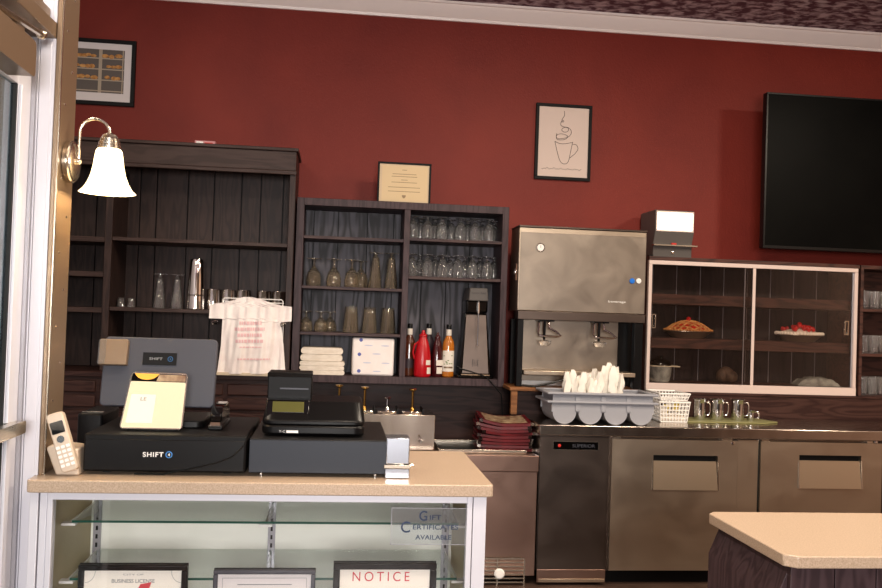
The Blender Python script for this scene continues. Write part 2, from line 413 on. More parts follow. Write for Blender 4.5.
# ================================================================== LEFT DISPLAY COUNTER
HC = 1.07
ct = MB().rr(-.728, .42, 2.285, 2.84, .012, HC-.031, HC, 'z').build('countertop', 'counter', None, bev=.003)
tag(ct, 'speckled tan laminate countertop on the glass display case', 'countertop')
x0c, x1c, y0c, y1c = -.722, .405, 2.30, 2.82
dc = thing('display_case', 'white aluminium glass-fronted display case under the tan countertop', 'display case', ((x0c+x1c)/2, 2.56, 0))
zt_ = HC-.0312
f = MB()
f.box(x0c+.052, x1c-.05, y0c, y0c+.03, zt_-.019, zt_)                      # top rail
f.box(x0c, x0c+.02, y0c, y0c+.03, .0, zt_); f.box(x0c+.023, x0c+.04, y0c+.003, y0c+.03, .0, zt_); f.box(x0c+.041, x0c+.054, y0c, y0c+.03, .0, zt_)
f.box(x1c-.05, x1c-.036, y0c, y0c+.03, .0, zt_); f.box(x1c-.034, x1c, y0c, y0c+.03, .0, zt_)
f.box(x0c+.054, x1c-.05, y0c, y0c+.03, .0, .06)
f.build('frame', 'alu', dc, bev=.0015)
boxp('glass_front', 'pane', dc, x0c+.054, x1c-.05, y0c+.012, y0c+.016, .06, zt_-.019)
boxp('side_panel', 'cab_tan', dc, x0c+.004, x0c+.02, y0c+.03, y1c-.012, .0, zt_)
boxp('side_panel', 'cab_tan', dc, x1c-.018, x1c-.002, y0c+.03, y1c-.012, .0, zt_)
boxp('back_panel', 'cab_white', dc, x0c+.004, x1c-.002, y1c-.012, y1c, .0, zt_)
boxp('deck', 'cab_white', dc, x0c+.021, x1c-.019, y0c+.031, y1c-.0125, .56, .58)
boxp('plinth', 'black_matte', dc, x0c+.054, x1c-.05, y0c+.016, y0c+.028, .06, .56)
yfs, ybs = 2.50, 2.795
xa, xb = x0c+.035, x1c-.03
for i, (py, s) in enumerate(((521.5, 1), (578, 2))):
    z = W(250, py, yfs).z
    gs = boxp('glass_shelf', 'pane_green', dc, xa+.012, xb-.012, yfs+.002, ybs, z-.006, z)
    boxp('polished_edge', 'edge_green', gs, xa+.012, xb-.012, yfs, yfs+.0018, z-.006, z)
    for xx in (W(97, 521, ybs).x, W(272, 521, ybs).x, W(446, 521, ybs).x):
        b = MB(); b.hexa([(xx-.002, yfs+.02, z-.012), (xx+.002, yfs+.02, z-.012), (xx+.002, ybs+.003, z-.045), (xx-.002, ybs+.003, z-.045),
                          (xx-.002, yfs+.02, z-.0065), (xx+.002, yfs+.02, z-.0065), (xx+.002, ybs+.003, z-.0065), (xx-.002, ybs+.003, z-.0065)])
        b.box(xx-.018, xx+.018, yfs-.006, yfs+.02, z-.013, z-.0065)
        b.build('shelf_bracket', 'white', dc)
for xx in (W(97, 521, ybs).x, W(272, 521, ybs).x, W(446, 521, ybs).x):
    b = MB().box(xx-.011, xx+.011, ybs+.003, y1c-.0125, .58, zt_); b.mi = 1
    for k in range(18): b.box(xx-.003, xx+.003, ybs+.001, ybs+.003, .6+.025*k, .613+.025*k)
    b.build('shelf_standard', ['alu_grey', 'black_matte'], dc)

def cased_frame(name, px0, px1, ptop, Y, label, fm, matm, zb_=.5805, tilt=-8, bw=.014):
    x0, x1, _, z1 = rect(px0, px1, ptop, ptop+40, Y)
    t = thing(name, label, 'picture frame', ((x0+x1)/2, Y, zb_))
    h = z1-zb_; w = x1-x0
    b = MB(); b.prism([(x0, zb_), (x1, zb_), (x1, z1), (x0, z1)], 'y', Y+.008, Y+.016); t_ = b.build('backing', 'black_matte', t)
    b = MB()
    for q in ((x0, x1, z1-bw, z1), (x0, x1, zb_, zb_+bw), (x0, x0+bw, zb_+bw, z1-bw), (x1-bw, x1, zb_+bw, z1-bw)):
        b.box(q[0], q[1], Y-.008, Y+.008, q[2], q[3])
    b.build('frame', fm, t, bev=.003)
    boxp('paper_sheet', matm, t, x0+bw, x1-bw, Y+.003, Y+.008, zb_+bw, z1-bw)
    return t, x0, x1, zb_, z1
t, a, b_, z0, z1 = cased_frame('license_frame', 78, 187, 564.5, 2.352, 'black framed business licence sheet at the left inside the display case', 'black', 'paper')
xm = (a+b_)/2
text('printed_title', 'BUSINESS LICENSE', 'ink_grey', t, (xm, 2.355, z1-.042), .0095, .105, bold=.01)
text('printed_heading', 'CITY OF WEST ALLIS'[:7], 'ink_grey', t, (xm, 2.355, z1-.026), .004, .05)
b = MB()
for sx, x in ((1, a+.016), (-1, b_-.016)):
    b.tube([(x+sx*.024*math.cos(q)+0, 2.3545, z1-.016-.03*math.sin(q)) for q in [PI/2*i/8 for i in range(9)]], .0005, 4)
b.build('corner_scroll', 'ink_grey', t)
MB().prism([(xm+.005, z1-.075), (xm+.018, z1-.05), (xm+.045, z1-.045), (xm+.04, z1-.06), (xm+.02, z1-.08)], 'y', 2.354, 2.3549).build('red_stamp', 'ink_red', t)
b = MB()
for k in range(8): b.box(a+.04, b_-.04-.02*(k % 3), 2.3542, 2.3549, z1-.1-.012*k, z1-.098-.012*k)
b.build('printed_lines', 'ink_grey', t)
t, a, b_, z0, z1 = cased_frame('certificate_frame', 213, 315, 569.5, 2.352, 'thin dark grey framed certificate between the two black frames in the display case', 'slate', 'white_mat', bw=.011)
b = MB()
for q in ((a+.022, b_-.022, z1-.023, z1-.022), (a+.022, a+.023, z0+.02, z1-.023), (b_-.023, b_-.022, z0+.02, z1-.023)): b.box(q[0], q[1], 2.3542, 2.3549, q[2], q[3])
for k in range(7): b.box(a+.06, b_-.06-.01*(k % 3), 2.3542, 2.3549, z1-.04-.018*k, z1-.038-.018*k)
b.build('printed_lines', 'ink_grey', t)
t, a, b_, z0, z1 = cased_frame('notice_frame', 333, 436, 562.5, 2.352, 'black framed notice with red heading at the right inside the display case', 'black', 'paper', bw=.017)
text('printed_title', 'NOTICE', 'ink_red', t, ((a+b_)/2-.01, 2.355, z1-.037), .0245, .148, spacing=1.45)
b = MB()
for k in range(6): b.box(a+.04, b_-.05-.02*(k % 3), 2.3542, 2.3549, z1-.075-.014*k, z1-.072-.014*k)
b.build('printed_lines', 'ink_grey', t)
x0, x1, z0, z1 = rect(391, 467, 508, 545, 2.322)
t = thing('gift_certificate_sign', 'clear acrylic sign with teal lettering about gift certificates behind the case glass', 'sign', ((x0+x1)/2, 2.325, z0))
boxp('plate', 'acrylic', t, x0, x1, 2.324, 2.327, z0, z1)
b = MB()
for q in ((x0, x1, z0, z0+.0015), (x0, x1, z1-.0015, z1), (x0, x0+.0015, z0, z1), (x1-.0015, x1, z0, z1)): b.box(q[0], q[1], 2.3225, 2.324, q[2], q[3])
b.build('plate_edge', 'alu_grey', t)
xm = (x0+x1)/2
def tl(s, cx, cz, h, w): text('lettering', s, 'ink_teal', t, (xm+cx, 2.3235, (z0+z1)/2+cz), h, w, bold=.012)
tl('G', -.016, .027, .026, .021); tl('IFT', .016, .023, .0125, .03)
tl('C', -.061, -.002, .029, .024); tl('ERTIFICATES', .017, -.002, .0125, .118); tl('AVAILABLE', .012, -.028, .012, .094)

# ================================================================== THINGS ON THE DISPLAY COUNTER
ZT = HC+.0005
# cordless phone in its cradle
ph = thing('cordless_phone', 'silver cordless phone handset standing in its charging cradle', 'phone', (-.655, 2.44, ZT))
b = MB().prism([(-.704, ZT+.066), (-.696, ZT+.074), (-.628, ZT+.066), (-.622, ZT), (-.678, ZT)], 'y', 2.35, 2.44); b.build('cradle', 'phone', ph, bev=.004)
Mh = Matrix.Translation((-.636, 2.333, ZT+.014)) @ Matrix.Rotation(math.radians(-19), 4, 'Y') @ Matrix.Rotation(math.radians(-4), 4, 'X')
def tr(mb): return mb.xf(Mh)
hs = tr(MB().rr(-.0205, .0205, 0, .15, .010, -.011, .013)).build('handset', 'phone', ph, bev=.003)
tr(MB().rr(-.016, .016, .098, .128, .003, -.0125, -.0108)).build('display', 'black_gloss', hs)
kb = MB()
for r_ in range(5):
    for c_ in range(3): kb.rr(-.017+.0125*c_, -.008+.0125*c_, .014+.0115*r_, .0215+.0115*r_, .002, -.0128, -.0108, seg=2)
tr(kb).build('keypad', 'white', hs)
tr(MB().lathe([(.010, 0), (.009, .002), (.004, .002)], (0, -.0108, .083), 16, Matrix.Rotation(PI/2, 3, 'X'))).build('navigation_ring', 'chrome', hs)

# black cash drawer with round 4 logo
A = (-.627, 2.372); ang = math.atan2(-.012, .40)
cd = thing('cash_till', 'black cash drawer with white lettering below the point of sale screen', 'cash drawer', (-.427, 2.37, ZT))
xa_, xb_ = -.618, -.215; yf_, yb_ = 2.362, 2.78
zt2 = ZT+.102
b = MB().box(xa_, xb_, yf_+.004, yb_, ZT+.008, zt2); b.build('body', 'black_matte', cd, bev=.004)
boxp('drawer_front', 'black', cd, xa_+.004, xb_-.004, yf_, yf_+.0038, ZT+.012, zt2-.012, bev=.0015)
for xx in (xa_+.05, xb_-.05):
    for yy in (yf_+.05, yb_-.05): MB().lathe([(.012, 0), (.012, .008)], (xx, yy, ZT), 14).build('foot', 'rubber', cd)
zz = (ZT+zt2)/2+.002; xm = W(158, 456, yf_).x
text('lettering', 'SHIFT', 'white', cd, (xm-.012, yf_-.0002, zz), .0125, .051, bold=.02, spacing=1.15)
b = MB().tube([(xm+.027+.0075*math.cos(a), yf_-.0006, zz+.0075*math.sin(a)) for a in [2*PI*i/20 for i in range(20)]], .0012, 6, True)
b.build('logo_ring', mat('blue ring', '#4a8fd8', .4), cd)
text('lettering', '4', 'white', cd, (xm+.027, yf_-.0002, zz), .008, None, bold=.02)
MB().tube([W(118, 477, yf_-.004), W(150, 476, yf_-.004), W(190, 468, yf_-.004), W(222, 462, yf_-.004), W(236, 455, yf_-.004), W(241, 440, yf_-.004)], .0018, 6)
cbl = MB().tube([(-.49, yf_-.004, ZT+.004), (-.42, yf_-.004, ZT+.004), (-.36, yf_-.004, ZT+.017), (-.29, yf_-.004, ZT+.034), (-.25, yf_-.004, ZT+.05), (-.225, yf_-.003, ZT+.075), (-.212, yf_+.02, ZT+.095), (-.209, yf_+.1, ZT+.1)], .0022, 6).build('power_cable', 'black', None)
tag(cbl, 'thin black cable drooping across the front of the black cash drawer', 'cable')

# point of sale terminal (monitor turned away, customer screen facing out)
px = W(157, 372, 2.60)
mx0, mx1, mz0, mz1 = rect(103, 216, 338, 407, 2.60)
pos = thing('point_of_sale_monitor', 'dark grey point of sale monitor seen from the back with logo badge', 'monitor', ((mx0+mx1)/2, 2.62, zt2+.0005))
tilt = Matrix.Translation((0, 2.6, (mz0+mz1)/2)) @ Matrix.Rotation(math.radians(-12), 4, 'X') @ Matrix.Translation((0, -2.6, -(mz0+mz1)/2))
MB().rr(mx0, mx1, mz0, mz1, .012, 2.59, 2.615).xf(tilt).build('rear_shell', 'slate', pos, bev=.003)
lx0, lx1, lz0, lz1 = rect(142, 176, 353.5, 366, 2.585)
bdg = boxp('badge', 'black_matte', pos, lx0, lx1, 2.587, 2.5898, lz0, lz1); bdg.data.transform(Matrix.Translation(-pos.location) @ tilt @ Matrix.Translation(pos.location))
for s, cx, h, w, m_ in (('SHIFT', -.010, .0075, .036, 'ink_grey'), ('4', .029, .006, None, 'ink_blue')):
    q = text('lettering', s, m_, pos, ((lx0+lx1)/2+cx, 2.5865, (lz0+lz1)/2), h, w, bold=.02)
    q.data.transform(Matrix.Translation(-pos.location) @ tilt @ Matrix.Translation(pos.location))
MB().tube([((lx0+lx1)/2+.029+.0065*math.cos(a), 2.5862, (lz0+lz1)/2+.0065*math.sin(a)) for a in [2*PI*i/20 for i in range(20)]], .001, 6, True).xf(tilt).build('logo_ring', 'ink_blue', pos)
cx0, cx1, cz0, cz1 = rect(98.5, 127, 341, 367, 2.575)
crd = MB().rr(cx0, cx1, cz0, cz1, .004, 2.566, 2.589).xf(tilt).build('card_reader', M['bronze'], pos, bev=.002)
MB().rr(cx0-.001, cx0+.018, cz0+.002, cz1-.002, .003, 2.563, 2.566).xf(tilt).build('reader_window', 'acrylic', crd)
MB().box((mx0+mx1)/2-.05, (mx0+mx1)/2+.05, 2.616, 2.66, zt2+.02, mz0+.09).build('stand', 'slate', pos, bev=.005)
MB().rr(-.52, -.345, 2.50, 2.72, .02, zt2+.0005, zt2+.02, 'z').build('stand_base', 'black', pos, bev=.003)
# customer display
cdp = thing('customer_display', 'tilted customer touch screen with a cream lamp reflection painted on in front of the monitor', 'screen', (-.45, 2.45, zt2+.0005))
p00, p10 = W(119, 427, 2.43), W(182, 428.5, 2.43); p01, p11 = W(132, 371.5, 2.485), W(188, 373.5, 2.485)
zbase = zt2+.006
def quadslab(mb, a, b, c, d, th):
    n = (b-a).cross(d-a).normalized()
    if n.y > 0: n = -n
    mb.hexa([a, b, b-n*th, a-n*th, d, c, c-n*th, d-n*th]); return n
p00.z = p10.z = zbase
ctr = (p00+p10+p01+p11)/4
U_ = (p10-p00).normalized(); V_ = ((p01+p11)/2-(p00+p10)/2); Nn = U_.cross(V_).normalized()
if Nn.y > 0: Nn = -Nn
def onq(u, v, d=0): return p00*(1-u)*(1-v)+p10*u*(1-v)+p11*u*v+p01*(1-u)*v+Nn*d
def patch(mb, pts, d0, d1):
    n = len(pts); mb.add([onq(u, v, d0) for u, v in pts]+[onq(u, v, d1) for u, v in pts], [tuple(range(n)), tuple(range(n, 2*n))]+[(i, (i+1) % n, n+(i+1) % n, n+i) for i in range(n)])
    return mb
rq = [(x, z) for x, z in rrect(0, 1, 0, 1, .07)]
patch(MB(), rq, -.012, 0).build('bezel', 'brushed', cdp)
patch(MB(), rrect(.02, .98, .02, .83, .03), 0, .0008).build('screen', 'screen', cdp)
patch(MB(), rrect(.02, .98, .83, .97, .02), 0, .0008).build('top_banner', 'black_gloss', cdp)
patch(MB(), [(.06, .97), (.5, .97)]+[(.28+.2*math.cos(a), .97+.11*math.sin(a)) for a in [-PI*i/8 for i in range(1, 8)]], .001, .0014).build('orange_disc', 'orange', cdp)
b = MB(); patch(b, [(.46, .84), (.97, .84), (.97, .96), (.5, .96)], .001, .0014); b.build('food_picture', 'menu_page', cdp)
q = patch(MB(), [(.08, .1), (.5, .1), (.5, .6), (.08, .6)], .0009, .0013).build('picture_card', mat('pale card', '#c9cdc6', .3, emit='#c9cdc6', es=.2), cdp)
lt = text('lettering', 'LE', 'ink_soft', cdp, (0, 0, 0), 1, None)
for v in lt.data.vertices:
    p = v.co+cdp.location; v.co = onq(.30+p.x*.075, .52+p.z*.06, .0016)-cdp.location
MB().box(-.53, -.405, 2.44, 2.55, zt2+.0005, zt2+.0055).build('foot_plate', 'black', cdp)
MB().hexa([(-.50, 2.50, zt2+.0055), (-.40, 2.50, zt2+.0055), (-.40, 2.54, zt2+.0055), (-.50, 2.54, zt2+.0055), (-.49, 2.497, zt2+.09), (-.41, 2.497, zt2+.09), (-.41, 2.51, zt2+.09), (-.49, 2.51, zt2+.09)]).build('support', 'black', cdp)
# stapler
st = thing('stapler', 'black stapler with chrome front standing beside the point of sale screen', 'stapler', (W(219, 420, 2.55).x, 2.55, ZT+.1025))
sx, zq = W(219, 420, 2.55).x, zt2+.0005
MB().box(sx-.019, sx+.019, 2.47, 2.66, zq, zq+.01).build('base', 'black', st, bev=.003)
MB().prism([(2.475, zq+.022), (2.475, zq+.04), (2.52, zq+.06), (2.62, zq+.062), (2.66, zq+.045), (2.66, zq+.0105), (2.62, zq+.022)], 'x', sx-.016, sx+.016).build('arm', 'black_gloss', st, bev=.004)
boxp('magazine', 'chrome', st, sx-.013, sx+.013, 2.468, 2.618, zq+.0125, zq+.0215)
boxp('anvil', 'chrome', st, sx-.017, sx+.017, 2.472, 2.50, zq+.0101, zq+.012)
# receipt printer behind the black drawer
rp = thing('receipt_printer', 'low black receipt printer behind the left end of the black cash drawer', 'printer', (-.66, 2.92, ZT))
# stands on the back shelf of the counter, see below

# blue grey cash drawer
xa2, xb2 = -.207, .150; y2 = 2.365
cd2 = thing('cash_till', 'blue-grey cash drawer carrying the black cash register', 'cash drawer', (-.03, 2.365, ZT))
z2 = ZT+.097
MB().box(xa2, xb2, y2+.004, y2+.40, ZT+.008, z2).build('body', mat('black drawer lid', '#141314', .45, spec=.25), cd2, bev=.002)
boxp('drawer_front', 'drawer_blue', cd2, xa2, xb2, y2, y2+.0039, ZT+.010, z2-.003, bev=.0015)
for xx in (xa2+.03, xb2-.03):
    for yy in (y2+.03, y2+.36): MB().lathe([(.008, 0), (.008, .008)], (xx, yy, ZT), 12).build('foot', 'chrome', cd2)
# electronic cash register
rx0, rx1 = W(262, 420, 2.42).x, W(365, 420, 2.42).x; zr = z2+.0005
cg = thing('cash_register', 'black electronic cash register seen from behind on the blue-grey drawer', 'cash register', ((rx0+rx1)/2, 2.5, zr))
MB().prism(rrect(rx0, rx1, 2.41, 2.68, .03), 'z', zr+.004, zr+.03).build('base_shell', 'black', cg, bev=.006)
# upper sloped shell
def rrz(x0, x1, y0, y1, r): return rrect(x0, x1, y0, y1, r, 5)
lo = rrz(rx0, rx1, 2.412, 2.68, .03); hi = rrz(rx0+.008, rx1-.006, 2.47, 2.66, .028); n = len(lo)
zt3 = W(335, 402, 2.47).z
b = MB().add([(p[0], p[1], zr+.031) for p in lo]+[(p[0], p[1], zr+.042) for p in lo]+[(p[0], p[1]+(0 if p[1] > 2.5 else .004), zt3) for p in hi],
     [tuple(range(n))[::-1], tuple(range(2*n, 3*n))]+[(k*n+i, k*n+(i+1) % n, (k+1)*n+(i+1) % n, (k+1)*n+i) for k in (0, 1) for i in range(n)])
b.build('top_shell', 'black', cg, bev=.003)
dx0, dx1, dz0, dz1 = rect(265, 309, 401, 421, 2.425)
hw = MB().hexa([(dx0, 2.425, dz0), (dx1, 2.425, dz0), (dx1, 2.50, dz0), (dx0, 2.50, dz0), (dx0, 2.45, dz1), (dx1, 2.45, dz1), (dx1, 2.50, dz1), (dx0, 2.50, dz1)]).build('display_housing', 'black_gloss', cg, bev=.004)
nrm = Vector((0, -(dz1-dz0), .025)).normalized()
def dp(x, t, d): return Vector((x, 2.425+.025*t, dz0+(dz1-dz0)*t))+nrm*d
xq0, xq1 = dx0+.018, dx1-.014
MB().hexa([dp(xq0, .42, 0), dp(xq1, .42, 0), dp(xq1, .42, .001), dp(xq0, .42, .001), dp(xq0, .92, 0), dp(xq1, .92, 0), dp(xq1, .92, .001), dp(xq0, .92, .001)]).build('display', 'lcd', cg)
tx0, tx1, tz0, tz1 = rect(268, 312, 372, 402, 2.52)
MB().box(tx0, tx1, 2.505, 2.60, zt3-.01, tz1).build('printer_tower', 'black_matte', cg, bev=.003)
boxp('tear_slot', 'slate', cg, tx0+.034, tx1-.009, 2.503, 2.5049, (tz0+tz1)/2-.005, (tz0+tz1)/2-.001)
boxp('slot_lip', 'black_gloss', cg, tx0-.001, tx1+.001, 2.5035, 2.5049, tz1-.013, tz1-.002)
lbl = W(292, 434, 2.41)
boxp('label_plate', 'white', cg, lbl.x-.015, lbl.x+.016, 2.4085, 2.4098, zr+.010, zr+.0165)
text('lettering', 'T-C', 'white', cg, (lbl.x-.026, 2.4098, zr+.0135), .0055, .016)
# chrome box at the right end
qx0, qx1, _, _ = rect(385.5, 410, 437, 477, 2.36)
cb = thing('chrome_dispenser', 'small square chrome dispenser at the right end of the blue-grey cash drawer', 'dispenser', ((qx0+qx1)/2, 2.39, ZT))
MB().box(qx0, qx1, 2.36, 2.43, ZT, ZT+.026).build('base', 'silver', cb, bev=.002)
MB().box(qx0+.001, qx1-.001, 2.362, 2.43, ZT+.0365, ZT+.106).build('upper_box', 'silver', cb, bev=.003)
MB().box(qx0-.003, qx1+.003, 2.358, 2.43, ZT+.0265, ZT+.036).build('band', 'brushed', cb, bev=.001)
MB().lathe([(.004, 0), (.004, .008)], (qx1+.003, 2.375, ZT+.032), 10, ry90).build('knob', 'chrome', cb)

# small back shelf behind the left counter carrying the printer
rpz = ZT+.0
MB().box(-.69, -.52, 2.62, 2.80, ZT, ZT+.13)
rp.location = (-.665, 2.70, ZT)
MB().rr(-.70, -.632, 2.60, 2.80, .01, ZT, ZT+.125, 'z').build('printer_body', 'black_matte', rp, bev=.006)
boxp('paper_slot', 'brushed', rp, -.695, -.637, 2.63, 2.634, ZT+.1255, ZT+.1275)

# ================================================================== WALL CABINET, LEFT
def planks(x0, x1, z0, z1, y0, y1, widths, gap=.007):
    b = MB(); x = x0; k = 0
    while x < x1-.01:
        w = widths[k % len(widths)]; k += 1
        b.box(x, min(x+w-gap, x1), y0+random.uniform(0, .001), y1, z0, z1); x += w
    return b
LY = 5.42
lx0, lx1 = W(40, 300, LY).x, -.262
zt4 = W(297, 149, LY).z; zbase4 = 1.105
lc = thing('wall_shelf_cabinet', 'large dark wood open shelf cabinet with cornice on the left of the back wall', 'cabinet', ((lx0+lx1)/2, 5.6, zbase4))
xd = W(107, 270, LY).x
b = MB().box(lx0, lx0+.03, LY, YW-.031, zbase4, zt4); b.box(lx1-.035, lx1, LY, YW-.031, zbase4, zt4); b.box(xd-.02, xd+.02, LY, YW-.05, zbase4, zt4-.15)
b.box(lx0+.03, lx1-.035, LY+.01, YW-.05, zt4-.04, zt4-.01)
b.build('carcass', 'wood_dark', lc, bev=.002)
b = MB().box(lx0-.01, lx1+.012, LY-.03, YW-.031, zt4-.02, zt4); b.box(lx0, lx1+.0, LY-.015, LY-.0005, zt4-.135, zt4-.0205); b.box(lx0-.004, lx1+.004, LY-.022, LY-.0005, zt4-.158, zt4-.1355)
b.build('cornice', 'wood_dark_x', lc, bev=.003)
boxp('backing_sheet', 'black_matte', lc, lx0+.031, lx1-.036, YW-.0315, YW-.001, zbase4, zt4-.04)
planks(lx0+.03, lx1-.035, zbase4, zt4-.04, YW-.05, YW-.032, [.17, .12, .14, .1, .19, .16]).build('back_boards', 'wood_dark', lc, bev=.001)
zs1 = W(200, 240, LY).z; zs2 = W(200, 310, LY).z+.002
for z in (zs1, zs2):
    boxp('shelf', 'wood_dark_x', lc, xd+.021, lx1-.036, LY+.005, YW-.051, z-.022, z, bev=.002)
for py in (236, 271, 307):
    z = W(85, py, LY).z; boxp('shelf', 'wood_dark_x', lc, lx0+.031, xd-.021, LY+.005, YW-.051, z-.03, z, bev=.002)
# base cabinet below
sb = thing('back_base_cabinet', 'dark wood drawer base cabinet below the left shelf cabinet', 'cabinet', ((lx0+lx1)/2, 5.5, 0))
boxp('body', 'wood_brown', sb, lx0, lx1-.0, LY-.06, YW-.031, 0, zbase4-.031)
boxp('top_board', 'wood_brown', sb, lx0-.01, lx1+.0, LY-.09, YW-.031, zbase4-.03, zbase4-.0005, bev=.003)
nx = 4; wq = (lx1-lx0)/nx
for i in range(nx):
    for (a, c) in ((.985, 1.05), (.90, .965), (.62, .88), (.12, .6)):
        d = boxp('drawer', 'wood_brown', sb, lx0+wq*i+.012, lx0+wq*(i+1)-.012, LY-.078, LY-.0605, a, c, bev=.006)
# bag rack board and wire holder
gx0, gx1, gz0, gz1 = rect(214, 291, 373, 377, 5.30)
br = thing('bag_rack', 'bent white wire rack with clips holding the plastic carrier bag', 'rack', ((gx0+gx1)/2, 5.33, zbase4))
bz = W(255, 299, 5.30).z
wx0, wx1 = W(223, 300, 5.30).x, W(283, 300, 5.30).x
b = MB().tube([(wx0, 5.30, bz-.06), (wx0, 5.30, bz-.008), (wx0+.008, 5.30, bz), (wx1-.008, 5.30, bz), (wx1, 5.30, bz-.008), (wx1, 5.30, bz-.06)], .0035, 8)
b.tube([(wx0, 5.305, bz-.06), (wx0, 5.405, bz-.06), (wx0, 5.405, zbase4+.004)], .0035, 8); b.tube([(wx1, 5.305, bz-.06), (wx1, 5.405, bz-.06), (wx1, 5.405, zbase4+.004)], .0035, 8)
b.build('wire_frame', 'white', br)
for xx in (W(216, 322, 5.29).x, W(284, 325, 5.29).x):
    zc = W(250, 323, 5.29).z
    MB().tube([(xx, 5.405, zc-.01), (xx, 5.30, zc-.01), (xx-.018, 5.27, zc-.012), (xx-.02, 5.265, zc+.0), (xx, 5.275, zc+.008), (xx+.012, 5.275, zc+.004)], .004, 8).build('clip', 'chrome', br)
MB().tube([(wx0-.012, 5.405, bz-.15), (wx1+.012, 5.405, bz-.15)], .0035, 8).tube([(wx0-.0, 5.405, bz-.02), (wx1, 5.405, bz-.02)], .0035, 8).build('cross_wire', 'white', br)
cw = MB().box(gx0-.01, gx1, 5.27, 5.395, zbase4+.0, zbase4+.018)
tag(cw.build('cream_board', 'cream_edge', None, bev=.003), 'narrow cream board lying under the hanging carrier bag', 'board')
# t-shirt carrier bag with shaped surface
bag = thing('carrier_bag', 'white plastic carrier bag with faded pink print hung on the wire rack', 'bag', ((wx0+wx1)/2, 5.28, zbase4+.02))
def interp(t, y):
    for (a_, b_), (c_, d_) in zip(t, t[1:]):
        if a_ <= y <= c_: return b_+(d_-b_)*(y-a_)/max(c_-a_, 1e-6)
    return t[-1][1]
LB = [(297, 243), (299, 237), (302.5, 225), (304, 210), (318.3, 209), (319, 222.5), (345, 221), (373.5, 217)]
RB = [(297, 252), (300, 263), (305, 277), (307, 292), (321.5, 291.5), (322.2, 281), (345, 283.5), (373.5, 285.5)]
rows_ = sorted(set([297+76.5*i/44 for i in range(45)]+[304, 318.3, 319, 307, 321.5, 322.2]))
xc_ = W(250, 335, 5.285).x; zhi = W(250, 297, 5.285).z; zlo = W(250, 373, 5.285).z
def rel(x, z):
    t = (zhi-z)/(zhi-zlo); u = (x-xc_)/.2
    folds = .007*math.sin(u*9+t*2)*(.4+t)+.005*math.sin(u*21-3*t)*(1-t*.5)+.003*math.sin(u*33+7*t)
    belly = .022*max(0, 1-u*u*1.4)*math.sin(min(1, t*1.15)*PI*.75)
    return -belly+folds
NC = 48; vs = []; fs = []
for sgn in (1, -1):
    for y in rows_:
        for i in range(NC+1):
            p = W(interp(LB, y)+(interp(RB, y)-interp(LB, y))*i/NC, y, 5.285); e = min(1, min(i, NC-i)/3)
            vs.append((p.x, 5.282+(rel(p.x, p.z)*e if sgn > 0 else .006*e), p.z))
nr_ = len(rows_); off_ = nr_*(NC+1)
for k in (0, off_):
    for j in range(nr_-1):
        for i in range(NC): q = k+j*(NC+1)+i; fs.append((q, q+1, q+NC+2, q+NC+1))
MB().add(vs, fs).build('bag_body', 'bag', bag, smooth=80)
# print: rows of faded lettering-like dashes following the bag surface
b = MB()
for (py, xl, xr, th) in [(323, 240, 262, 3.2), (329, 235, 265, 3.2), (335, 238, 263, 3.2), (341, 236, 264, 3.2), (347, 240, 262, 1.2), (359, 238, 270, 1.6)]:
    x = xl
    while x < xr:
        w = random.uniform(1.2, 3.4); 
        q = [W(x, py-th/2, 5.285), W(min(x+w, xr), py-th/2, 5.285), W(min(x+w, xr), py+th/2, 5.285), W(x, py+th/2, 5.285)]
        b.add([(p.x, 5.280+rel(p.x, p.z)-.0018, p.z) for p in q], [(0, 1, 2, 3)]); x += w+.7
b.build('faded_print', 'bag_print', bag)

# ---- glassware prototypes
def shell(mb, outer, th=.002, seg=20):
    """closed wall from an outer profile (r,z) listed bottom-to-top of an OPEN end at index 0"""
    inner = [(max(r-th, .001), z) for r, z in outer]
    return mb.lathe(outer+inner[::-1], (0, 0, 0), seg)
def goblet(h, R, foot, neck=.62, name='goblet'):
    """upside-down stemmed glass: rim on the shelf, foot in the air; profile runs inner apex - rim - outer wall - foot"""
    n = neck*h
    prof = [(.001, n*.95), (R*.34, n*.92), (R*.74, n*.76), (R*.93, n*.45), (R*.94, n*.15), (R*.88, 0), (R*.93, 0), (R, n*.15), (R*.99, n*.45), (R*.8, n*.8), (R*.42, n),
            (.007, n+(h-n)*.25), (.006, n+(h-n)*.6), (.009, h-.008), (foot, h-.004), (foot, h), (.001, h)]
    return MB().lathe(prof, seg=22)
def cone_glass(h, R, foot):
    """upside-down flared soda glass: straight cone, knob, wide foot in the air"""
    return MB().lathe([(.001, h*.86), (R*.36, h*.84), (R*.9, 0), (R, 0), (R*.97, h*.1), (R*.52, h*.86), (.008, h*.92), (.010, h*.95), (.010, h*.97), (foot, h-.004), (foot, h), (.001, h)], seg=22)
def tumbler(h, R0, R1):
    """upside-down tumbler: rim R0 down, base R1 up"""
    return MB().lathe([(.001, h*.93), (R1*.86, h*.92), (R0*.94, 0), (R0, 0), (R1, h*.97), (R1*.95, h), (.001, h)], seg=22)
def place(proto_mb, name, mtl, items, cat, group):
    """items: (x, y, z, label)"""
    first = None
    for x, y, z, lab in items:
        if first is None:
            c = first = proto_mb.build(name, mtl, None)
            tag(first, lab, cat, group)
        else:
            c = first.copy(); C.objects.link(c); c['label'] = lab
        c.location = (x, y, z); c.rotation_euler = (0, 0, random.uniform(0, 6))
M['smoke'] = mat('tinted glass', '#fbf0dc', .0, trans=.965, ior=1.45)

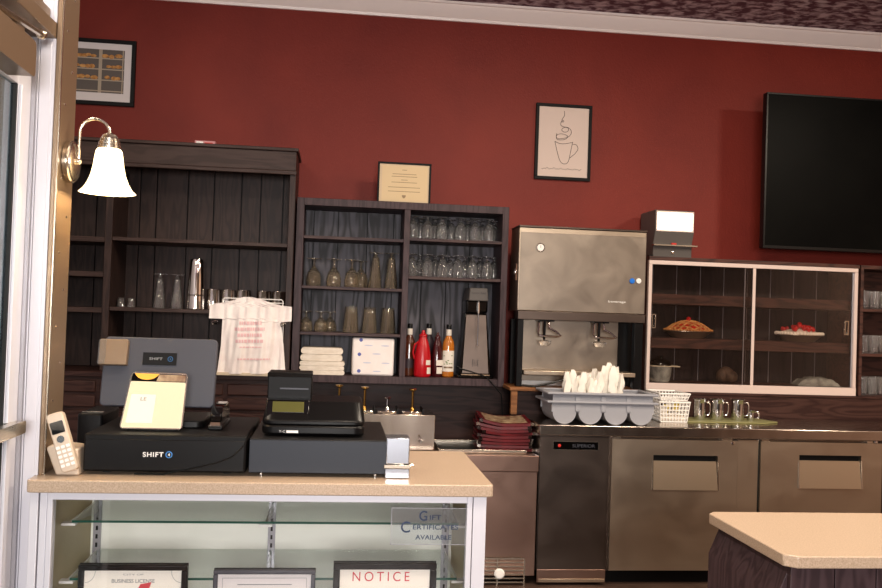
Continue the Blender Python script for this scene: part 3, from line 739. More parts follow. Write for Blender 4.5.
# items on left cabinet shelf
zsh = zs2+.0005
place(cone_glass(.205, .036, .041), 'soda_glass', 'glass', [(W(159.5, 290, 5.55).x, 5.55, zsh, 'upturned soda fountain glass on the left cabinet shelf, left of the pair'),
      (W(177, 290, 5.55).x, 5.55, zsh, 'upturned soda fountain glass on the left cabinet shelf, right beside the steel shakers')], 'glass', 'soda fountain glasses')
sk = thing('milkshake_cup', 'tall upturned steel milkshake cup, the bottom one of the nested stack', 'cup', (W(196, 290, 5.55).x, 5.55, zsh))
xk = sk.location.x
MB().lathe([(.055, 0), (.056, .003), (.0535, .004), (.0505, .08), (.048, .082)], (xk, 5.55, zsh), 28).build('rim_and_wall', 'chrome', sk)
o = MB().lathe([(.052, 0), (.053, .004), (.0505, .006), (.0465, .085), (.040, .20), (.036, .217), (.03, .22), (.001, .22)], (xk, 5.55, zsh+.0825), 28).build('milkshake_cup', 'chrome')
tag(o, 'tall upturned steel milkshake cup standing nested on top of the stack', 'cup')
pcup = MB().lathe([(.0405, .004), (.0405, .002), (.0415, 0), (.0425, 0), (.044, .004), (.0435, .01), (.042, .119), (.043, .122), (.042, .125), (.0395, .122), (.039, .004)], seg=24)
its = []
for i, px_ in enumerate((213.5, 228.5, 243.5, 264, 279)):
    its.append((W(px_, 298, 5.6).x, 5.60, zsh, ('leftmost', 'second from left', 'middle', 'fourth from left', 'rightmost')[i]+' of the five small steel cups behind the carrier bag'))
place(pcup, 'steel_cup', 'chrome', its, 'cup', 'steel cups on the left cabinet shelf')
xw = W(108, 299, 5.5).x
tag(MB().rr(xw-.018, xw+.018, zsh, zsh+.018, .006, 5.5, 5.53).build('eraser', 'white', None), 'small white block at the left end of the cabinet shelf', 'eraser')
its = [(W(121, 303, 5.55).x, 5.55, zsh, 'tiny shot glass near the white block on the left cabinet shelf'), (W(131, 304, 5.55).x, 5.55, zsh, 'tiny shot glass on the left cabinet shelf, right one of the pair')]
place(tumbler(.055, .024, .018), 'shot_glass', 'glass', its, 'glass', 'shot glasses')
pk = W(208, 141, 5.6)
pb = thing('small_carton', 'small pink and white carton lying on top of the left cabinet', 'carton', (pk.x, 5.5, zt4+.0005))
MB().box(pk.x-.06, pk.x+.06, 5.48, 5.53, zt4+.0005, zt4+.0305).build('box', 'pink_box', pb, bev=.002)
boxp('label_panel', 'white', pb, pk.x-.05, pk.x-.01, 5.4788, 5.4799, zt4+.006, zt4+.025)
boxp('red_flap', 'red_sticker', pb, pk.x+.0, pk.x+.045, 5.4788, 5.4799, zt4+.012, zt4+.02)

# ================================================================== HUTCH (two bays)
HY = 5.5; hx0, hx1 = -.253, 1.052; hz0, hz1 = 1.06, 2.176; YB = YW-.035
hu = thing('wall_hutch', 'two-bay dark wood open hutch full of glasses on the back wall', 'cabinet', ((hx0+hx1)/2, 5.65, hz0))
xm0, xm1 = W(402, 290, HY).x, W(408, 290, HY).x
b = MB().box(hx0, hx0+.045, HY, YB, hz0, hz1).box(hx1-.04, hx1, HY, YB, hz0, hz1).box(xm0, xm1, HY, YB, hz0+.045, hz1-.045).box(hx0+.045, hx1-.04, HY, YB, hz1-.045, hz1).box(hx0+.045, hx1-.04, HY, YB, hz0, hz0+.045)
b.build('carcass', 'wood', hu, bev=.002)
boxp('backing_sheet', 'black_matte', hu, hx0+.01, hx1-.01, YB+.0005, YW-.001, hz0+.01, hz1-.01)
planks(hx0+.046, xm0-.001, hz0+.046, hz1-.046, YB-.018, YB-.001, [.055, .155, .185, .17, .13]).build('back_boards', 'wood_panel', hu)
planks(xm1+.001, hx1-.041, hz0+.046, hz1-.046, YB-.018, YB-.001, [.11, .16, .15, .17]).build('back_boards', 'wood_panel', hu)
hs_ = {}
for k, (c, py) in {'L1': (350, 238), 'L2': (350, 288), 'L3': (350, 334), 'R1': (455, 240.5), 'R2': (455, 278.5)}.items():
    z = W(c, py, HY).z+.006; hs_[k] = z+.0005
    a, d = (hx0+.0455, xm0-.0005) if k[0] == 'L' else (xm1+.0005, hx1-.0405)
    boxp('shelf', 'wood_x', hu, a, d, HY+.004, YB-.019, z-.018, z, bev=.0015)
ys = 5.62
def gx(px_, py, Y=ys): return W(px_, py, Y).x
tail = ' of the upturned goblets on the upper left-bay shelf'
place(goblet(.172, .046, .045), 'goblet', 'smoke', [(gx(314, 270), ys, hs_['L2'], 'leftmost'+tail), (gx(334, 270), ys, hs_['L2'], 'second from left'+tail),
    (gx(352, 270), ys, hs_['L2'], 'third from left'+tail), (gx(361, 270, ys+.1), ys+.1, hs_['L2'], 'goblet upturned behind the third'+tail)], 'glass', 'upturned goblets in the left bay')
place(cone_glass(.222, .042, .045), 'tall_soda_glass', 'smoke', [(gx(375.5, 268), ys, hs_['L2'], 'tall upturned footed glass beside the goblets, left of the two'),
    (gx(391.5, 268), ys, hs_['L2'], 'tall upturned footed glass at the right end of the goblet shelf')], 'glass', 'tall footed glasses')
place(goblet(.125, .043, .038), 'small_goblet', 'smoke', [(gx(306, 320), ys, hs_['L3'], 'leftmost small upturned goblet on the third shelf of the left bay'),
    (gx(321, 320), ys, hs_['L3'], 'second small upturned goblet on the third shelf of the left bay'), (gx(330, 320, ys+.1), ys+.1, hs_['L3'], 'small upturned goblet nearest to the tumblers on the third shelf')], 'glass', 'small goblets in the left bay')
place(tumbler(.16, .049, .038), 'tumbler', 'smoke', [(gx(351, 318), ys, hs_['L3'], 'left of three upturned tumblers above the tissue pack'),
    (gx(369.5, 318), ys, hs_['L3'], 'middle of three upturned tumblers above the tissue pack'), (gx(388, 318), ys, hs_['L3'], 'right of three upturned tumblers above the tissue pack')], 'glass', 'tumblers in the left bay')
mug = goblet(.142, .036, .033, .8)
its = []
for i, p in enumerate((413, 427.5, 442, 460.5, 475, 489)): its.append((gx(p, 228, 5.60), 5.60, hs_['R1'], ('leftmost', 'second from left', 'third from left', 'third from right', 'second from right', 'rightmost')[i]+' front glass on the top shelf of the right bay'))
for i, p in enumerate((420.5, 435, 451.5, 468, 482, 494)): its.append((gx(p, 226, 5.71), 5.71, hs_['R1'], 'upturned footed glass in the rear row of the top right-bay shelf'))
for i, p in enumerate((412, 427.5, 442.5, 458, 472.5, 487)): its.append((gx(p, 266, 5.60), 5.60, hs_['R2'], ('leftmost', 'second from left', 'third from left', 'third from right', 'second from right', 'rightmost')[i]+' front glass on the second shelf of the right bay'))
for i, p in enumerate((420, 435, 450, 465, 480, 494)): its.append((gx(p, 264, 5.71), 5.71, hs_['R2'], 'upturned footed glass in the rear row of the second right-bay shelf'))
place(mug, 'footed_glass', 'glass', its, 'glass', 'upturned footed glasses in the right bay')

zf = hz0+.0455
# folded napkin stacks
nx0, nx1 = gx(300, 370, 5.56), gx(344, 370, 5.56)
npk = lambda a, bb, y0, y1, z0, z1, n: None
def stack(name, x0, x1, y0, y1, z0, z1, n, label):
    b = MB(); h = (z1-z0)/n
    for k in range(n):
        j = random.uniform(-.004, .004); b.rr(x0+j, x1+j+random.uniform(-.003, .003), z0+h*k, z0+h*(k+.96), h*.45, y0+random.uniform(0, .004), y1, seg=3)
    return tag(b.build(name, 'napkin', None), label, 'napkins', 'folded napkin packs')
stack('napkin_stack', nx0, nx1+.006, 5.51, 5.72, zf, zf+.082, 3, 'lower pack of folded cream napkins in the left bay')
stack('napkin_stack', nx0+.004, nx1-.006, 5.515, 5.71, zf+.0825, zf+.165, 2, 'upper pack of folded cream napkins in the left bay')
# tissue pack
t0, t1, tz0_, tz1_ = rect(352, 394, 338, 381.5, 5.53)
tp = thing('tissue_pack', 'square white paper towel pack with pale blue print in the left bay', 'paper towels', ((t0+t1)/2, 5.6, zf))
MB().box(t0, t1, 5.53, 5.74, zf, tz1_).build('pack', 'wrap', tp, bev=.012)
b = MB()
def ell(mb, x, z, rx, rz, y, n=16): mb.add([(x+rx*math.cos(2*PI*i/n), y, z+rz*math.sin(2*PI*i/n)) for i in range(n)], [tuple(range(n))]); return mb
w_, h_ = t1-t0, tz1_-zf
for (u, v) in ((.38, .80), (.78, .80), (.58, .58), (.36, .34), (.8, .34), (.6, .12)): ell(b, t0+w_*u, zf+h_*v, .026, .004, 5.5292)
b.build('pale_print', 'blue_pale', tp)
b = MB()
for (u, v) in ((.17, .56), (.17, .12), (.2, .94)): ell(b, t0+w_*u, zf+h_*v, .011, .011, 5.5291)
b.build('round_logo', 'blue_print', tp)
# syrup bottles
def bottle(name, label, px0, px1, ptop, Y, bodym, capm, prof, labelspec, group='syrup bottles'):
    xc = W((px0+px1)/2, 360, Y).x; w = (W(px1, 360, Y).x-W(px0, 360, Y).x)/2; zt_b = W((px0+px1)/2, ptop, Y).z; h = zt_b-zf
    t = thing(name, label, 'bottle', (xc, Y, zf), group)
    c = (xc, Y, zf)
    MB().lathe([(r*w, z*h) for r, z in prof['body']], c, 24, sy=.8).build('body', bodym, t)
    for nm, m_, pr in prof['extra']: MB().lathe([(r*w, z*h) for r, z in pr], c, 20, sy=.8 if nm == 'label' else 1).build(nm, m_, t)
    return t, xc, w, h
def arc_label(t, xc, Y, r, z0, z1, a0, a1, m_, sy=.8):
    n = 10; vs = []; 
    for i in range(n+1):
        a = -PI/2+a0+(a1-a0)*i/n
        for z in (z0, z1): vs.append((xc+r*math.cos(a), Y+r*sy*math.sin(a), z))
    MB().add(vs, [(2*i, 2*i+2, 2*i+3, 2*i+1) for i in range(n)]).build('label', m_, t)
glassb = {'body': [(.8, 0), (.98, .02), (.98, .60), (.85, .68), (.5, .76), (.36, .80), (.36, .9), (.001, .9)],
          'extra': [('neck_label', 'label', [(.44, .79), (.46, .80), (.44, .905), (.3, .905)]), ('cap', 'black', [(.40, .907), (.42, .91), (.42, .99), (.38, 1), (.001, 1)])]}
t, xc, w, h = bottle('syrup_bottle', 'chocolate brown syrup bottle with black cap, leftmost of the bottles', 403, 415, 323.5, 5.60, 'choc', 'black', glassb, None)
arc_label(t, xc, 5.60, w*1.0, zf+.05, zf+.11, -.7, .7, 'label_dark')
t, xc, w, h = bottle('syrup_bottle', 'dark syrup bottle with white neck label partly hidden behind the red bottle', 422, 434, 323.5, 5.72, 'label_dark', 'black', glassb, None)
t, xc, w, h = bottle('syrup_bottle', 'amber syrup bottle with tall white label, rightmost of the bottles', 442, 454, 324.5, 5.60, 'amber', 'black', glassb, None)
arc_label(t, xc, 5.60, w*1.0, zf+.035, zf+.165, -1.2, 1.2, 'label')
b = MB()
for k in range(9): a = -PI/2+random.uniform(-.8, .8); b.ball((xc+w*1.01*math.cos(a), 5.60+w*.81*math.sin(a), zf+.105+random.uniform(-.03, .03)), (.006, .002, .003), 8, 4)
b.build('leaf_print', 'green_ink', t)
arc_label(t, xc, 5.60, w*1.012, zf+.055, zf+.066, -.8, .8, 'bronze')
squeeze = {'body': [(.86, 0), (1, .03), (1, .30), (.94, .45), (.80, .62), (.62, .75), (.45, .82), (.42, .86), (.001, .86)],
           'extra': [('cap', 'red_plastic', [(.46, .861), (.48, .87), (.44, .90), (.24, .93), (.16, .99), (.001, 1)])]}
t, xc, w, h = bottle('squeeze_bottle', 'bright red handled squeeze bottle among the syrup bottles', 414, 431, 330, 5.56, 'red_plastic', 'red_plastic', squeeze, None)
MB().tube([(xc-w*.35, 5.555, zf+h*.78), (xc-w*.98, 5.555, zf+h*.68), (xc-w*1.16, 5.555, zf+h*.52), (xc-w*.98, 5.555, zf+h*.38)], .006, 8).build('handle', 'red_plastic', t)
arc_label(t, xc, 5.56, w*1.006, zf+.075, zf+.105, .35, 1.1, 'label'); arc_label(t, xc, 5.56, w*1.006, zf+.02, zf+.06, .5, 1.2, 'label')
sq2 = {'body': squeeze['body'], 'extra': [('cap', 'dark_red', squeeze['extra'][0][2])]}
t, xc, w, h = bottle('squeeze_bottle', 'dark red syrup squeeze bottle between the bright red one and the amber one', 431, 443, 332, 5.60, 'dark_red', 'dark_red', sq2, None)
arc_label(t, xc, 5.60, w*1.006, zf+.07, zf+.105, -.2, 1.2, 'label'); arc_label(t, xc, 5.60, w*1.006, zf+.02, zf+.06, -.1, 1, 'label')
# drink mixer
mxx = W(476.5, 330, 5.56).x
mz = thing('drink_mixer', 'stainless steel milkshake mixer in the right bay of the hutch', 'drink mixer', (mxx, 5.6, zf))
zz_ = lambda py: W(478, py, 5.55).z
ztop_ = zz_(288)
MB().rr(mxx-.115, mxx+.115, 5.52, 5.72, .03, zf, zf+.018, 'z').build('base', 'black_gloss', mz, bev=.004)
boxp('base_trim', 'chrome', mz, mxx-.095, mxx+.085, 5.512, 5.519, zf+.02, zf+.026)
MB().hexa([(mxx-.095, 5.56, zf+.0185), (mxx+.1, 5.56, zf+.0185), (mxx+.11, 5.70, zf+.0185), (mxx-.1, 5.70, zf+.0185), (mxx-.068, 5.60, zz_(313)), (mxx+.068, 5.60, zz_(313)), (mxx+.07, 5.70, zz_(313)), (mxx-.07, 5.70, zz_(313))]).build('column_shell', 'black_gloss', mz, bev=.004)
MB().hexa([(mxx-.082, 5.553, zf+.03), (mxx+.082, 5.553, zf+.03), (mxx+.082, 5.559, zf+.03), (mxx-.082, 5.559, zf+.03), (mxx-.062, 5.592, zz_(315)), (mxx+.062, 5.592, zz_(315)), (mxx+.062, 5.598, zz_(315)), (mxx-.062, 5.598, zz_(315))]).build('splash_plate', 'steel_dark', mz)
MB().box(mxx-.072, mxx+.066, 5.55, 5.70, zz_(313)+.0005, zz_(300)-.0005).build('motor_neck', 'black_gloss', mz, bev=.012)
hd = MB().hexa([(mxx-.06, 5.53, zz_(301)), (mxx+.066, 5.53, zz_(301)), (mxx+.07, 5.71, zz_(301)), (mxx-.07, 5.71, zz_(301)), (mxx-.052, 5.535, ztop_), (mxx+.058, 5.535, ztop_), (mxx+.06, 5.70, ztop_), (mxx-.06, 5.70, ztop_)]).build('motor_head', M['clock_grey'], mz, bev=.006)
text('lettering', 'Hamilton Beach', 'ink', hd, (mxx+.002, 5.5305, (ztop_+zz_(300))/2+.006), .010, .09)
MB().tube([(mxx+.006, 5.54, zz_(301)), (mxx+.006, 5.54, zz_(345))], .003, 8).lathe([(.009, 0), (.009, .004)], (mxx+.006, 5.54, zz_(346)), 12).build('spindle', 'chrome', mz)
MB().tube([(mxx+.006, 5.54, zz_(303)), (mxx+.006, 5.54, zz_(313))], .008, 10).build('spindle_collar', 'chrome', mz)
b = MB()
for sx in (-1, 1):
    for k in range(4): b.box(mxx-.002+sx*.016-.003, mxx-.002+sx*.016+.003, 5.557, 5.561, zf+.072+.012*k, zf+.08+.012*k)
    b.box(mxx-.002+sx*.006-.001, mxx-.002+sx*.006+.001, 5.557, 5.561, zf+.075, zf+.115)
b.build('emblem', 'ink', mz)
cbm = MB().tube([(mxx-.12, 5.515, zf+.075), (mxx-.10, 5.506, zf+.06), (mxx-.03, 5.50, zf+.042), (mxx+.06, 5.492, zf+.014), (mxx+.12, 5.485, zf-.05), (mxx+.155, 5.475, zf-.09), (mxx+.16, 5.45, zf-.2), (mxx+.15, 5.445, W(500, 455, 4.97).z+.03), (mxx+.12, 5.44, W(500, 455, 4.97).z+.0045)], .004, 8).build('electric_cable', 'black')
tag(cbm, 'black cord trailing down from the milkshake mixer over the hutch edge', 'cord')

# framed certificate on the hutch
def frame_on_wall(name, label, x0, x1, z0, z1, y, bw, fm, inner, d=.02):
    t = thing(name, label, 'picture frame', ((x0+x1)/2, y, z0))
    b = MB()
    for q in ((x0, x1, z1-bw, z1), (x0, x1, z0, z0+bw), (x0, x0+bw, z0+bw, z1-bw), (x1-bw, x1, z0+bw, z1-bw)): b.box(q[0], q[1], y, y+d, q[2], q[3])
    b.build('frame', fm, t, bev=.002); boxp('sheet', inner, t, x0+bw, x1-bw, y+.008, y+d, z0+bw, z1-bw)
    return t
cx0, cx1, cz0, cz1 = rect(377.5, 431, 162.5, 202, 5.60)
cz0 = hz1+.0008
ce = frame_on_wall('framed_certificate', 'dark framed cream certificate standing on top of the hutch', cx0, cx1, cz0, cz1, 5.6, .012, 'black_matte', 'cert_mat')
boxp('certificate', 'cert', ce, cx0+.028, cx1-.022, 5.606, 5.6079, cz0+.018, cz1-.022)
xm = (cx0+cx1)/2; b = MB()
for (zq_, wq_) in ((.82, .03), (.72, .15), (.66, .16), (.58, .04), (.52, .16), (.4, .2), (.3, .2)): b.box(xm-wq_/2, xm+wq_/2, 5.6055, 5.6059, cz0+(cz1-cz0)*zq_-.002, cz0+(cz1-cz0)*zq_+.0015)
b.build('printed_lines', 'ink_soft', ce)
MB().prism([(xm-.012, cz0+.055), (xm+.012, cz0+.055), (xm+.011, cz0+.044), (xm, cz0+.034), (xm-.011, cz0+.044)], 'y', 5.605, 5.6059).build('crest', 'ink_soft', ce)
# coffee line drawing
ax0, ax1, az0, az1 = rect(535.5, 591.5, 104, 180, YW-.022)
yy = YW-.022
art = frame_on_wall('framed_line_drawing', 'black framed line drawing of a steaming coffee mug on the red wall', ax0, ax1, az0, az1, yy, .021, 'black_matte', 'art_paper', .0215)
def AP(u, v): return (ax0+(ax1-ax0)*u, yy+.007, az0+(az1-az0)*(1-v))
def spline(pts, n=8):
    out = []; P = [Vector(p) for p in pts]
    for i in range(len(P)-1):
        p0, p1, p2, p3 = P[max(i-1, 0)], P[i], P[i+1], P[min(i+2, len(P)-1)]
        for k in range(n):
            t = k/n; out.append(.5*((2*p1)+(p2-p0)*t+(2*p0-5*p1+4*p2-p3)*t*t+(3*p1-p0-3*p2+p3)*t**3))
    return out+[P[-1]]
# traced as strokes in frame fractions
def A2(x, y): return AP((x-70)/345, (y-48)/480)
strokes = [[(190, 285), (205, 345), (222, 400), (240, 422), (262, 424), (278, 405), (290, 340), (300, 283)],
           [(190, 285), (215, 296), (250, 298), (300, 286)], [(300, 300), (322, 300), (334, 325), (318, 355), (285, 385)],
           [(242, 90), (245, 118), (232, 142), (228, 158), (240, 160), (238, 150), (224, 165), (226, 184), (250, 192), (270, 198), (268, 218), (246, 224), (230, 212), (240, 198), (262, 192), (284, 205), (290, 228), (276, 250), (250, 262), (214, 268), (198, 258), (206, 242), (232, 236), (262, 244), (268, 256), (246, 272), (208, 274), (198, 260), (200, 235)]]
b = MB()
for s_ in strokes: b.tube(spline([A2(*p) for p in s_], 5), .0016, 5)
b.build('line_drawing', 'ink', art)
sw = [(112+i*6.3, 458+4*math.sin(i*1.9)+3*math.sin(i*.9)) for i in range(40)]
MB().tube([A2(*p) for p in sw], .0011, 4).build('handwritten_caption', 'ink', art)
# bakery photograph
bx0, bx1, bz0_, bz1_ = rect(50, 135, 40, 105, YW-.022)
bz0_, bz1_ = W(120, 106, yy).z, W(120, 40, yy).z
bx0 = W(48, 75, yy).x
bp_ = frame_on_wall('framed_bakery_photo', 'black framed photograph of bread shelves at the upper left of the red wall', bx0, bx1, bz0_, bz1_, yy, .025, 'black_matte', 'white_mat', .0215)
qx0_, qx1_, qz0_, qz1_ = bx0+.08, bx1-.068, bz0_+.078, bz1_-.065
b = MB().box(qx0_, qx1_, yy+.006, yy+.0079, qz0_, qz1_); rows = 4; rh = (qz1_-qz0_)/rows; random.seed(4)
b.mi = 1
for r_ in range(rows): b.box(qx0_, qx1_, yy+.0052, yy+.0062, qz0_+rh*r_+.008, qz0_+rh*r_+.015)
b.box(qx1_-.155, qx1_-.135, yy+.005, yy+.006, qz0_, qz1_); b.box(qx1_-.012, qx1_-.006, yy+.005, yy+.006, qz0_, qz1_)
b.mi = 2
for r_ in range(1, rows):
    z = qz0_+rh*r_; x = qx1_-.035
    while x > qx0_+.02:
        if not qx1_-.165 < x < qx1_-.125:
            b.ball((x, yy+.0055, z+.024+random.uniform(0, .008)), (random.uniform(.014, .024), .001, random.uniform(.009, .014)), 10, 6)
        x -= random.uniform(.022, .045)
b.build('photograph', ['photo_bg', 'photo_shelf', 'bread'], bp_)

# ================================================================== TELEVISION
tv0 = W(765, 170, 5.5); TVX = 2.712
tv = thing('television', 'large black flat television mounted on the red wall at the upper right', 'television', (3.6, 5.6, 1.995))
boxp('housing', 'black', tv, TVX, TVX+1.78, 5.505, 5.55, 1.992, 2.999, bev=.003)
b = MB(); bw = .012
for q in ((TVX, TVX+1.78, 1.992, 1.992+.02), (TVX, TVX+1.78, 2.999-bw, 2.999), (TVX, TVX+bw, 2.012, 2.999-bw), (TVX+1.78-bw, TVX+1.78, 2.012, 2.999-bw)): b.box(q[0], q[1], 5.495, 5.5045, q[2], q[3])
b.build('bezel', M['black'], tv, bev=.001)
boxp('screen', 'tv', tv, TVX+bw, TVX+1.78-bw, 5.4995, 5.5045, 2.012, 2.999-bw)
MB().box(3.45, 3.75, 5.82, YW-.0005, 2.3, 2.7).box(3.5, 3.7, 5.551, 5.6, 2.35, 2.65).box(3.56, 3.64, 5.6, 5.82, 2.45, 2.55).build('wall_bracket', 'black_matte', tv)

# ================================================================== LEDGE, PIE CASE, GLASS RACK
zl2 = 1.055; lxe = W(505, 400, 5.5).x+.02
ld = thing('back_ledge', 'dark brown wooden ledge behind the steel worktop carrying the pie case', 'ledge', (3, 5.6, .0))
boxp('front_board', 'wood_brown', ld, 1.10, XR-.01, 5.5, 5.52, .0, zl2-.016)
boxp('top_board', 'wood_brown', ld, 1.10, XR-.01, 5.49, YW-.031, zl2-.015, zl2, bev=.003)
rz = 1.075
rs = thing('dispenser_shelf', 'honey brown wooden shelf with bracket under the beverage dispenser', 'shelf', (1.5, 5.4, .93))
rx_0, rx_1 = W(509, 392, 5.3).x, W(640, 392, 5.3).x
boxp('board', 'honey_wood', rs, rx_0, rx_1, 5.28, 5.6, zl2+.001, zl2+.022, bev=.003)
boxp('bracket_leg', 'honey_wood', rs, rx_0+.012, rx_0+.05, 5.29, 5.32, .915, zl2+.0005, bev=.002)
boxp('bracket_leg', 'honey_wood', rs, rx_1-.05, rx_1-.012, 5.30, 5.33, .915, zl2+.0005, bev=.002)

# pie case
PY = 5.5; PYB = YW-.01
px0, px1 = 1.962, 3.372; pz0, pz1 = zl2+.001, 1.905
pc = thing('pie_case', 'wide pie display case with two sliding glass doors and champagne frame', 'display case', ((px0+px1)/2, 5.66, pz0))
b = MB().box(px0, px0+.018, PY+.03, PYB, pz0, pz1-.02).box(px1-.018, px1, PY+.03, PYB, pz0, pz1-.02).box(px0, px1+.01, PY+.0, PYB, pz1-.0195, pz1+.004).box(px0+.018, px1-.018, PY+.03, PYB, pz0, pz0+.05)
b.build('carcass', 'case_shelf', pc, bev=.001)
b = MB(); b.box(px0+.019, px1-.019, PYB-.016, PYB-.001, pz0+.051, pz1-.021)
b.build('back_boards', 'black_wood', pc)
b = MB()
xx = px0+.14
while xx < px1-.1: b.box(xx, xx+.004, PYB-.019, PYB-.0162, pz0+.051, pz1-.021); xx += .166
b.build('board_seam', 'seam', pc)
zp1 = W(750, 297, PY+.05).z; zp2 = W(750, 340.5, PY+.05).z
for z in (zp1, zp2): boxp('shelf', 'case_shelf', pc, px0+.019, px1-.019, PY+.05, PYB-.02, z-.066, z, bev=.002)
b = MB(); fw_ = .022
b.box(px0, px1, PY, PY+.029, pz1-.046, pz1-.0205); b.box(px0, px1, PY-.004, PY+.029, pz0, pz0+.052)
b.box(px0, px0+fw_, PY, PY+.029, pz0+.0525, pz1-.0465); b.box(px1-fw_, px1, PY, PY+.029, pz0+.0525, pz1-.0465)
b.build('frame', 'alu_pink', pc, bev=.002)
xm = W(753, 325, PY).x
d1 = thing.__call__ and None
sd = MB().box(px0+fw_+.001, xm+.012, PY+.006, PY+.011, pz0+.054, pz1-.047).build('sliding_door', 'pane_dark', pc)
boxp('door_stile', 'alu_pink', sd, xm-.007, xm+.012, PY+.002, PY+.0058, pz0+.054, pz1-.047)
hx, hz, _a, hz_t = rect(652.5, 656.5, 313, 328, PY)
def pull(cx, py0, py1, par):
    x = W(cx, (py0+py1)/2, PY).x; z0_, z1_ = W(cx, py1, PY).z, W(cx, py0, PY).z; b = MB()
    for q in ((x-.013, x-.008, z0_, z1_), (x+.008, x+.013, z0_, z1_), (x-.008, x+.008, z0_, z0_+.006), (x-.008, x+.008, z1_-.006, z1_)): b.box(q[0], q[1], par[1], par[1]+.0035, q[2], q[3])
    b.build('finger_pull', 'brushed', par[0])
pull(654, 314, 328, (sd, PY+.002))
sd2 = MB().box(xm-.05, px1-fw_-.001, PY+.018, PY+.023, pz0+.054, pz1-.047).build('sliding_door', 'pane_dark', pc)
boxp('door_edge', 'seam', sd2, xm-.055, xm-.051, PY+.016, PY+.024, pz0+.054, pz1-.047)
boxp('door_edge', M['alu_grey'], sd2, px1-fw_-.008, px1-fw_-.001, PY+.014, PY+.0178, pz0+.054, pz1-.047)
pull(848, 321, 335, (sd2, PY+.0142))
# pies
def pie(cx, label, creamy):
    z0_ = zp2+.0005; y = 5.69
    t = thing('pie', label, 'pie', (cx, y, z0_), 'pies in the glass case'); c = (cx, y, z0_)
    MB().lathe([(.001, .001), (.10, 0), (.12, .016), (.152, .042), (.166, .044), (.166, .047), (.15, .046), (.11, .02), (.001, .006)], c, 40, sy=.72).build('pie_tin', 'tin', t)
    R = .154; n = 44; vs = []
    b = MB()
    for i in range(n):
        a = 2*PI*i/n; b.ball((cx+R*math.cos(a), y+R*.72*math.sin(a), z0_+.053), (.0125, .0105, .008 if not creamy else .013), 8, 5)
    b.build('fluted_rim', 'cream' if creamy else 'crust', t)
    hd = .066
    def dome(r, k=1.0): return z0_+.046+hd*(1-(r/R)**2)*k
    MB().lathe([(.001+R*s, .046+hd*(1-s*s)) for s in (1, .9, .75, .6, .4, .2, .0)], c, 36, sy=.72).build('filling', 'crust' if creamy else 'filling', t) if not creamy else MB().lathe([(.001+R*s, .05+.036*(1-s*s)) for s in (1, .9, .75, .6, .4, .2, .0)], c, 36, sy=.72).build('filling', 'cream', t)
    if creamy:
        b = MB()
        for k in range(32):
            r_ = math.sqrt(random.random())*R*.82; a = random.uniform(0, 2*PI)
            b.ball((cx+r_*math.cos(a), y+r_*.72*math.sin(a), z0_+.066+.034*(1-(r_/R)**2)), random.uniform(.011, .016), 10, 6)
        b.ball((cx, y, z0_+.113), .018, 10, 6); b.ball((cx-.01, y-.02, z0_+.106), .016, 10, 6)
        b.build('berry_topping', 'cherry', t)
    else:
        b = MB()
        for rot in (35, -35):
            ca, sa = math.cos(math.radians(rot)), math.sin(math.radians(rot))
            for k in range(-4, 5):
                v = k*.04; L = math.sqrt(max(R*R-v*v, 0)); pts = []
                for i in range(13):
                    u = -L+2*L*i/12; X = u*ca-v*sa; Y_ = u*sa+v*ca; r_ = math.hypot(X, Y_)
                    pts.append((cx+X, y+Y_*.72, dome(min(r_, R))+.003))
                if L > .03: b.tube(pts, .0066, 6)
        b.build('lattice_crust', 'crust', t)
        MB().ball((cx, y, z0_+.126), (.017, .017, .015)).ball((cx-.012, y-.018, z0_+.12), .011).build('cherry_topping', 'cherry', t)
pie(W(690, 330, 5.66).x, 'golden lattice-top cherry pie on the left of the glass case', False)
pie(W(801.5, 333, 5.66).x, 'cream-edged pie covered with red berries on the right of the glass case', True)
# pot on the bottom of the case
zb_ = pz0+.0505
pt = thing('steel_pot', 'small steel pan with black lid at the lower left of the pie case', 'pan', (W(660, 370, 5.66).x, 5.66, zb_)); pxx = pt.location.x
MB().lathe([(.058, 0), (.064, .01), (.078, .098), (.08, .1), (.001, .1)], pt.location, 28).build('pan', M['foil'], pt)
MB().rr(pxx-.085, pxx+.115, 5.59, 5.73, .02, zb_+.1005, zb_+.106, 'z').build('tray_rim', 'cream_edge', pt)
MB().lathe([(.07, .1065), (.065, .125), (.05, .14), (.02, .15), (.015, .165), (.001, .168)], pt.location, 24).build('lid', 'black_gloss', pt)
bg = W(726, 370, 5.68)
tag(MB().ball((bg.x, 5.68, zb_+.055), (.055, .045, .0545), 12, 8).ball((bg.x+.035, 5.67, zb_+.042), (.04, .04, .0415), 12, 8).ball((bg.x-.03, 5.67, zb_+.048), (.038, .04, .0475), 12, 8).build('bread_bag', 'paper_brown', None), 'dim brown bagged loaf at the bottom of the pie case', 'bag')
fw0 = W(816, 380, 5.65)
b = MB(); nn = 14; vs = []; random.seed(3)
for j in range(nn+1):
    for i in range(nn+1):
        u, v = i/nn-.5, j/nn-.5; e = max(abs(u), abs(v))*2
        vs.append((fw0.x+u*.30+.05*v, 5.66+v*.2, zb_+.004+(.052*(1-e**3)+random.uniform(-.006, .006))*(e < .99)))
fs = [(j*(nn+1)+i, j*(nn+1)+i+1, (j+1)*(nn+1)+i+1, (j+1)*(nn+1)+i) for i in range(nn) for j in range(nn)]
b.add(vs, fs); b.box(fw0.x-.13, fw0.x+.13, 5.57, 5.75, zb_, zb_+.004)
tag(b.build('wrapped_tray', 'foil', None), 'plastic-wrapped tray at the lower right of the pie case', 'tray')

